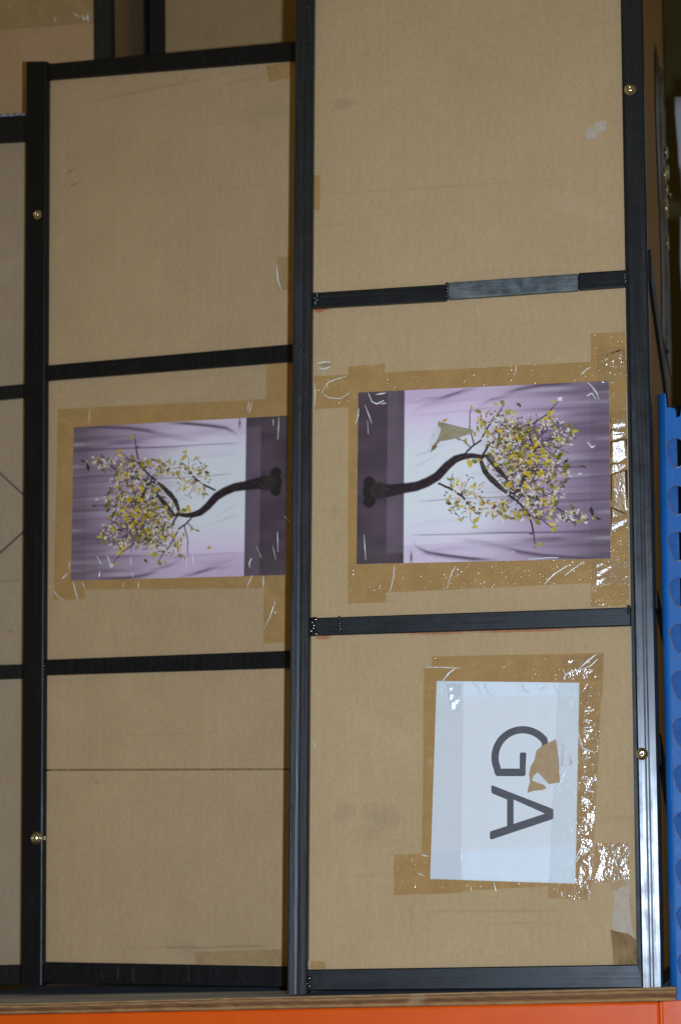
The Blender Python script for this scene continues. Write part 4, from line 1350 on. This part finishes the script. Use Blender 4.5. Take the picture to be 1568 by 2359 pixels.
flap('torn_flap', FG, sheet_g, fl_p, [yg - .004, yg - .006, yg - .009, yg - .010, yg - .006, yg - .013, yg - .014, yg - .012, yg - .010, yg - .010, yg - .011, yg - .008], 'torn_white')
strip = [R3(*p) for p in ((895, 975), (926, 948), (962, 985), (984, 1010), (1008, 1036), (1090, 1024), (1060, 1050), (994, 1066), (970, 1040), (930, 1026), (886, 1010))]
flap('torn_flap', FG, sheet_g, strip, [yg - .0024] * 11, 'torn_white')

# ---- left crate --------------------------------------------------------------
p0 = FS.at(690, 2272, 0.22)
FL = Frame(p0, math.radians(-9.0))
t_l = thing('framed_crate', FL, 'dull black framed crate set back beside the near crate, with undamaged tree poster', 'crate', GROUP)
ll = lambda y: 62 - 13 * (y - 142) / 2127
lr = lambda y: 108 - 10 * (y - 142) / 2127
post(FL, t_l, [(60, 142), (109, 141), (98, 2268), (48, 2269)], 0.0, 0.03, 'steel_dark', False)
post(FL, t_l, [(690, 92), (730, 90), (716, 2278), (676, 2277)], 0.0, 0.03, 'steel_dark', False)
for qd in ([(108, 147), (694, 93), (694, 136), (108, 183)], [(106, 841), (694, 790), (694, 830), (106, 876)], [(101, 1519), (694, 1497), (694, 1537), (101, 1555)], [(99, 2215), (694, 2226), (694, 2274), (99, 2264)]):
    bar_l = prism('cross_bar', FL.uw(qd, YB), YB, 0.03, M['steel_dark'], t_l, 0.0016)
weld(FL, t_l, 106, 866, 6, 20, YB, 11)
weld(FL, t_l, 102, 1543, 8, 22, YB, 12)
weld(FL, t_l, 100, 2214, 8, 10, YB, 13)
rivet(FL, t_l, 87, 494, 10.5, 0.0)
riv_l = rivet(FL, t_l, 84, 1930, 13, 0.0)
prism('rivet_pin', FL.uw([(96, 1926), (104, 1925), (105, 1934), (96, 1935)], -0.004), -0.004, 0.0, M['zinc'], riv_l, 0.001)
ml1 = cardboard('cardboard_left_upper', base=(0.512, 0.347, 0.183), spots=[spot(FL, 164, 394, 14, 3.5, GREY, 0.6, .35), spot(FL, 173, 424, 14, 3.5, GREY, 0.6, .3), spot(FL, 425, 180, 6, 5, GREY, 0.7), spot(FL, 350, 205, 240, 5, (.34, .2, .09), .35, .07), spot(FL, 560, 185, 60, 5, (.36, .2, .08), .35, .1), spot(FL, 600, 260, 90, 30, GREY, .12)], seed=3)
ml2 = cardboard('cardboard_left_middle', base=(0.512, 0.347, 0.183), seed=3.7, spots=[spot(FL, 400, 1425, 120, 40, GREY, .06)])
ml3 = cardboard('cardboard_left_lower', base=(0.512, 0.347, 0.183), spots=[spot(FL, 222, 1800, 6, 5, GREY, .5), spot(FL, 450, 2182, 200, 3.5, (.30, .18, .08), .4), spot(FL, 560, 2178, 90, 3, (.26, .15, .06), .4), spot(FL, 520, 2205, 90, 9, (.55, .38, .24), .35), spot(FL, 360, 1692, 250, 2.5, (.34, .21, .1), .25)], seed=5)
prism('cardboard_panel', FL.uw([(90, 165), (700, 115), (700, 810), (90, 858)], YP), YP, YP + DZ, ml1, t_l)
prism('cardboard_panel', FL.uw([(90, 858), (700, 810), (700, 1517), (90, 1537)], YP), YP, YP + DZ, ml2, t_l)
prism('cardboard_panel', FL.uw([(85, 1537), (700, 1517), (700, 1769.5), (85, 1771.5)], YP), YP, YP + DZ, ml3, t_l, 0.0012)
prism('cardboard_panel', FL.uw([(85, 1775), (700, 1772.5), (700, 2250), (80, 2240)], YP), YP, YP + DZ, ml3, t_l, 0.0012)
prism('backing_sheet', FL.uw([(85, 1700), (700, 1700), (700, 1850), (85, 1850)], YP + .008), YP + .008, YP + .011, M['torn_dark'], t_l)
patch('tape_patch', FL, t_l, [(613, 152), (622, 150), (668, 142), (668, 180), (620, 189), (616, 172)], YP - .0003, .0002, 'tape_calm')
patch('tape_patch', FL, t_l, [(640, 592), (668, 590), (668, 668), (640, 668)], YP - .0003, .0002, 'tape_thin')
patch('tape_patch', FL, t_l, [(448, 2192), (650, 2186), (650, 2222), (452, 2220)], YP - .0003, .0002, 'tape_thin')
ridge(FL, t_l, [(637, 610), (640, 645), (647, 668)], YP - .0006, 5)
ridge(FL, t_l, [(667, 630), (668, 645)], YP - .0006, 4)
for x_, w_ in ((272, 4), (306, 5), (434, 5)):
    prism('rust_streak', FL.uw([(x_ - 1.5, 2226), (x_ + w_ - 2, 2226), (x_ + w_ - 1, 2262), (x_ - 1.5, 2262)], YB - .0003), YB - .0003, YB - .0001, M['rust'], bar_l)
a_, c_ = FL.at(48, 2269, 0), FL.at(716, 2269, 0)
a2, c2 = FL.at(60, 142, 0), FL.at(730, 142, 0)
zt = FL.at(85, 150, 0).z
rear_of_crate(t_l, (a_.x + .001, a2.x + .001), (c_.x, c2.x), min(a_.z, c_.z), zt, 0.16, 0.03, m_side, [FL.at(85, 1540, 0).z, FL.at(85, 860, 0).z, zt - .02])

# left poster
ql = [(171, 984), (662, 957), (657, 1324), (164, 1337)]
FQ = FL.sub(415, 1150, YP)
t_q = thing('poster', FQ, 'undamaged colour poster of a potted blossom tree lying on its side, pot to the right', 'poster', 'tree posters taped on crates')
pq = FQ.uw(ql, yp)
print_sheet(FQ, t_q, ql, yp, True)
TQ = ('tape_calm', 'film_calm')
tape(FQ, t_q, [(133, 942), (672, 916), (672, 996), (132, 1022)], 'l', -.0003, pq, yf, TQ)
tape(FQ, t_q, [(134, 950), (207, 946), (196, 1381), (124, 1383)], 'b', -.00045, pq, yf - .00015, TQ)
tape(FQ, t_q, [(614, 838), (680, 834), (676, 1480), (607, 1483)], 'b', -.0006, pq, yf - .0003, TQ)
tape(FQ, t_q, [(150, 1283), (668, 1268), (668, 1354), (150, 1358)], '', -.00075, pq, yf - .00045, TQ)
Z1 = lambda x, y: ((140 + x / 2.529) / 1.0855, (1000 + y / 2.529) / 1.0855)
for pts, w in (((( 258, 985), (290, 1040)), 4), (((325, 980), (348, 1045)), 4), (((472, 990), (476, 1045)), 4), (((828, 970), (822, 1080)), 5), (((862, 968), (868, 1050)), 6), (((1236, 1000), (1222, 1030), (1226, 1060)), 5), (((1240, 1110), (1205, 1185)), 4), (((1310, 1115), (1312, 1185)), 4), (((280, 1080), (272, 1120)), 4), (((478, 1090), (490, 1120)), 4), (((524, 1150), (522, 1190)), 4), (((40, 1130), (75, 1095)), 6), (((85, 1020), (88, 1080)), 3), (((1400, 830), (1404, 960)), 3), (((1410, 110), (1402, 250)), 3), (((1265, 920), (1300, 1000)), 2), (((1370, 920), (1390, 1010)), 2), (((1445, 735), (1485, 775)), 4), (((215, 45), (210, 150)), 2), (((1240, 15), (1220, 80)), 3), (((1375, 120), (1372, 160)), 3), (((110, 1150), (140, 1265)), 4), (((165, 1150), (185, 1190)), 3), (((430, 1150), (425, 1185)), 2)):
    ridge(FQ, t_q, [Z1(*p) for p in pts], yf - .0008, w)
for pts, w in (([(607, 1450), (622, 1420), (634, 1385)], 3), ([(633, 1412), (635, 1408)], 6), ([(124, 1360), (136, 1376), (150, 1382)], 3), ([(574, 924), (570, 945)], 3)):
    ridge(FQ, t_q, pts, -.0012, w)

# ---- far left crate ----------------------------------------------------------
p0 = FS.at(55, 2262, 0.36)
FF = Frame(p0, math.radians(-6.0))
t_f = thing('framed_crate', FF, 'dusty dark framed crate standing farthest left, with a thin cord crossed over its middle panel', 'crate', GROUP)
post(FF, t_f, [(63, 262), (100, 260), (92, 2272), (56, 2272)], 0.0, 0.03, 'steel_far', False)
post(FF, t_f, [(-470, 300), (-430, 298), (-430, 2272), (-470, 2272)], 0.0, 0.03, 'steel_far', False)
for qd in ([(-440, 296), (64, 264), (64, 324), (-440, 352)], [(-440, 930), (64, 883), (64, 914), (-440, 960)], [(-440, 1545), (60, 1529), (60, 1562), (-440, 1578)], [(-440, 2232), (58, 2221), (58, 2268), (-440, 2272)]):
    prism('cross_bar', FF.uw(qd, YB), YB, 0.03, M['steel_far'], t_f, 0.0016)
mf = cardboard('cardboard_far_left', base=(0.43, 0.31, 0.195), seed=6, spots=[spot(FF, 26, 1452, 7, 5, GREY, .5), spot(FF, 0, 1338, 120, 2.5, GREY, .5), spot(FF, 0, 720, 120, 3, GREY, .12)])
for qd in ([(-450, 320), (80, 290), (80, 900), (-450, 945)], [(-450, 945), (80, 900), (80, 1545), (-450, 1560)], [(-450, 1560), (80, 1545), (80, 2245), (-450, 2250)]):
    prism('cardboard_panel', FF.uw(qd, YP), YP, YP + DZ, mf, t_f)
for a, c in (((-40, 1052), (62, 1146)), ((62, 1218), (-40, 1310))):
    bar3('cord', FF.at(*a, YP - .0015), FF.at(*c, YP - .0015), 0.0028, 0.0022, M['cord'], t_f, Vector((0, 1, 0)), 0)
r5 = random.Random(8)
bm = bmesh.new()
for k in range(90):
    p = FF.at(r5.uniform(-40, 60), 0, YB)
    px_ = r5.uniform(-30, 62)
    zt_ = FF.at(px_, 265 - (px_ - 64) * 0.063, 0.01)
    m = Matrix.Translation((zt_.x, r5.uniform(YB + .002, 0.025), zt_.z)) @ Matrix.Diagonal((r5.uniform(.002, .006), .003, r5.uniform(.0015, .007), 1))
    bmesh.ops.create_icosphere(bm, subdivisions=1, radius=1.0, matrix=m)
dust_o = link('dust', bm, M['dust'], t_f)
dust_o['kind'] = 'stuff'
a_, c_ = FF.at(-465, 2270, 0), FF.at(92, 2270, 0)
a2, c2 = FF.at(-465, 280, 0), FF.at(100, 280, 0)
zt = FF.at(40, 280, 0).z
rear_of_crate(t_f, (a_.x, a2.x), (c_.x, c2.x), min(a_.z, c_.z), zt - .01, 0.125, 0.03, m_side, [FF.at(40, 1545, 0).z, FF.at(40, 900, 0).z, zt - .03], mat='steel_far')

# ---- crates behind -----------------------------------------------------------
zb = -0.012
FC = Frame(FS.at(345, 150, 0.65), 0.0)
FC.o.z = zb
t_c = thing('framed_crate', FC, 'dim plain crate behind, seen above the top rail of the smaller poster crate', 'crate', GROUP)
post(FC, t_c, [(340, -200), (376, -200), (392, 2240), (356, 2240)], 0.0, 0.03, 'steel_far', False)
post(FC, t_c, [(716, -200), (752, -200), (752, 2240), (716, 2240)], 0.0, 0.03, 'steel_far', False)
for qd in ([(370, -170), (735, -180), (735, -140), (370, -130)], [(378, 560), (735, 550), (735, 590), (378, 600)], [(380, 2190), (735, 2190), (735, 2235), (380, 2235)]):
    prism('cross_bar', FC.uw(qd, YB), YB, 0.03, M['steel_far'], t_c, 0.0016)
mc = cardboard('cardboard_behind', base=(0.38, 0.25, 0.115), seed=7)
for qd in ([(360, -150), (740, -160), (740, 570), (370, 580)], [(370, 580), (740, 570), (740, 2212), (372, 2212)]):
    prism('cardboard_panel', FC.uw(qd, YP), YP, YP + DZ, mc, t_c)
a_, c_ = FC.at(356, 2240, 0), FC.at(752, 2240, 0)
a2, c2 = FC.at(340, -200, 0), FC.at(752, -200, 0)
zt = FC.at(400, -180, 0).z
rear_of_crate(t_c, (a_.x, a2.x), (c_.x - .002, c2.x - .002), 0.01, zt, 0.34, 0.03, m_side, [zt - .03, FC.at(400, 580, 0).z], mat='steel_far')

FD = Frame(FS.at(120, 150, 0.50), 0.0)
FD.o.z = zb
t_d = thing('framed_crate', FD, 'rear crate with a wide tape band, above and behind the dusty crate', 'crate', GROUP)
post(FD, t_d, [(213, -200), (254, -200), (270, 2240), (232, 2240)], 0.0, 0.03, 'steel', True)
post(FD, t_d, [(-360, -200), (-320, -200), (-310, 2240), (-350, 2240)], 0.0, 0.03, 'steel_far', False)
for qd in ([(-330, -160), (220, -190), (220, -150), (-330, -120)], [(-330, 500), (225, 470), (225, 510), (-330, 540)], [(-330, 2190), (235, 2190), (235, 2235), (-330, 2235)]):
    prism('cross_bar', FD.uw(qd, YB), YB, 0.03, M['steel_far'], t_d, 0.0016)
md = cardboard('cardboard_rear', base=(0.52, 0.325, 0.165), seed=8)
for qd in ([(-340, -150), (235, -170), (240, 490), (-340, 520)], [(-340, 520), (240, 490), (250, 2212), (-340, 2212)]):
    prism('cardboard_panel', FD.uw(qd, YP), YP, YP + DZ, md, t_d)
tape(FD, t_d, [(-300, -12), (222, -48), (222, 54), (-300, 88)], '', YP - .0004, None, None, ('tape_thin', 'film'))
for pts, w in (([(190, 36), (196, 46)], 8), ([(201, 34), (204, 48)], 9), ([(127, 40), (129, 50)], 5), ([(170, 30), (184, 40)], 4)):
    ridge(FD, t_d, pts, YP - .0008, w)
a_, c_ = FD.at(-350, 2240, 0), FD.at(270, 2240, 0)
a2, c2 = FD.at(-360, -200, 0), FD.at(254, -200, 0)
zt = FD.at(100, -180, 0).z
rear_of_crate(t_d, (a_.x, a2.x), (c_.x - .001, c2.x - .001), 0.01, zt, 0.30, 0.03, m_side, [zt - .03, FD.at(100, 490, 0).z], mat='steel_far')

FE = Frame(FS.at(300, 150, 1.75), 0.0)
FE.o.z = zb
t_e = thing('carton', FE, 'dark brown carton deep in the gap between the two rear crates', 'carton')
me_ = cardboard('cardboard_deep', base=(0.36, 0.205, 0.085), seed=9)
prism('carton_body', FE.uw([(150, -260), (520, -260), (520, 2200), (150, 2200)], 0), 0.0, 0.4, me_, t_e, 0.004)
prism('carton_flap', FE.uw([(150, -268), (520, -268), (520, -262), (150, -262)], 0), -0.004, 0.2, me_, t_e)

# ---- pale wrapped bundles and olive sheet at the far right ---------------------
GB = 'pale wrapped bundles stacked behind the upright'


def bundle(px0, px1, py0, py1, y, label):
    fr = FS.sub((px0 + px1) / 2, py1, y)
    t = thing('wrapped_bundle', fr, label, 'bundle', GB)
    a, c = fr.at(px0, py0, 0), fr.at(px1, py1, 0)
    w, h = c.x - a.x, a.z - c.z
    bm = bmesh.new()
    bmesh.ops.create_cube(bm, size=1.0)
    bmesh.ops.scale(bm, vec=(w, 0.35, h), verts=bm.verts)
    bmesh.ops.translate(bm, vec=((a.x + c.x) / 2, 0.175, (a.z + c.z) / 2), verts=bm.verts)
    bmesh.ops.bevel(bm, geom=bm.edges[:], offset=min(w, h) * 0.18, segments=5, affect='EDGES')
    bmesh.ops.subdivide_edges(bm, edges=[e for e in bm.edges if e.calc_length() > 0.05], cuts=3, use_grid_fill=True)
    for v_ in bm.verts:
        v_.co.x += 0.002 * math.sin(v_.co.z * 31 + v_.co.y * 9)
        v_.co.y += 0.008 * math.sin(v_.co.z * 23 + v_.co.x * 17)
    link('wrapping', bm, M['wrap'], t, smooth=True)
    kx = a.x + 0.018
    prism('wrap_fold', [(kx, a.z - h * .25), (kx + .006, a.z - h * .25), (kx + .012, a.z - h * .6), (kx + .002, a.z - h * .62)], -.012, .02, M['wrap'], t)
    return t


bundle(1551, 2050, 165, 376, 0.95, 'pale grey wrapped bundle, upper of the two behind the blue upright')
bundle(1557, 2060, 394, 1000, 0.95, 'pale grey wrapped bundle, lower of the two, rising behind the blue upright')

FW = Frame((0, 3.2, 0), 0.0)
bm = bmesh.new()
rows = []
for j in range(40):
    rows.append([bm.verts.new((-4 + 10 * i / 60, 3.2 + 0.03 * math.sin(i * 1.3) + 0.02 * math.sin(i * .37 + j * .2), -2 + 7 * j / 39)) for i in range(61)])
for j in range(39):
    for i in range(60):
        bm.faces.new((rows[j][i], rows[j][i + 1], rows[j + 1][i + 1], rows[j + 1][i]))
bw = link('back_wall', bm, M['olive'], None, smooth=True)
bw['kind'] = 'structure'

if __name__ == '__main__':
    for nm, fr_ in (('R', FR), ('L', FL), ('F', FF)):
        print(nm, 'origin z', round(fr_.o.z, 4))
    for px_, py_, y_ in ((660, 2289, 0), (1525, 2275, 0)):
        print('near crate foot z', FR.at(px_, py_, y_).z)
    print('left crate feet', FL.o.z + FL.at(55, 2269, 0).z, FL.o.z + FL.at(716, 2277, 0).z, 'board top', [round(FB.o.z + z, 4) for x, z in top], 'cam z', CAM.z)
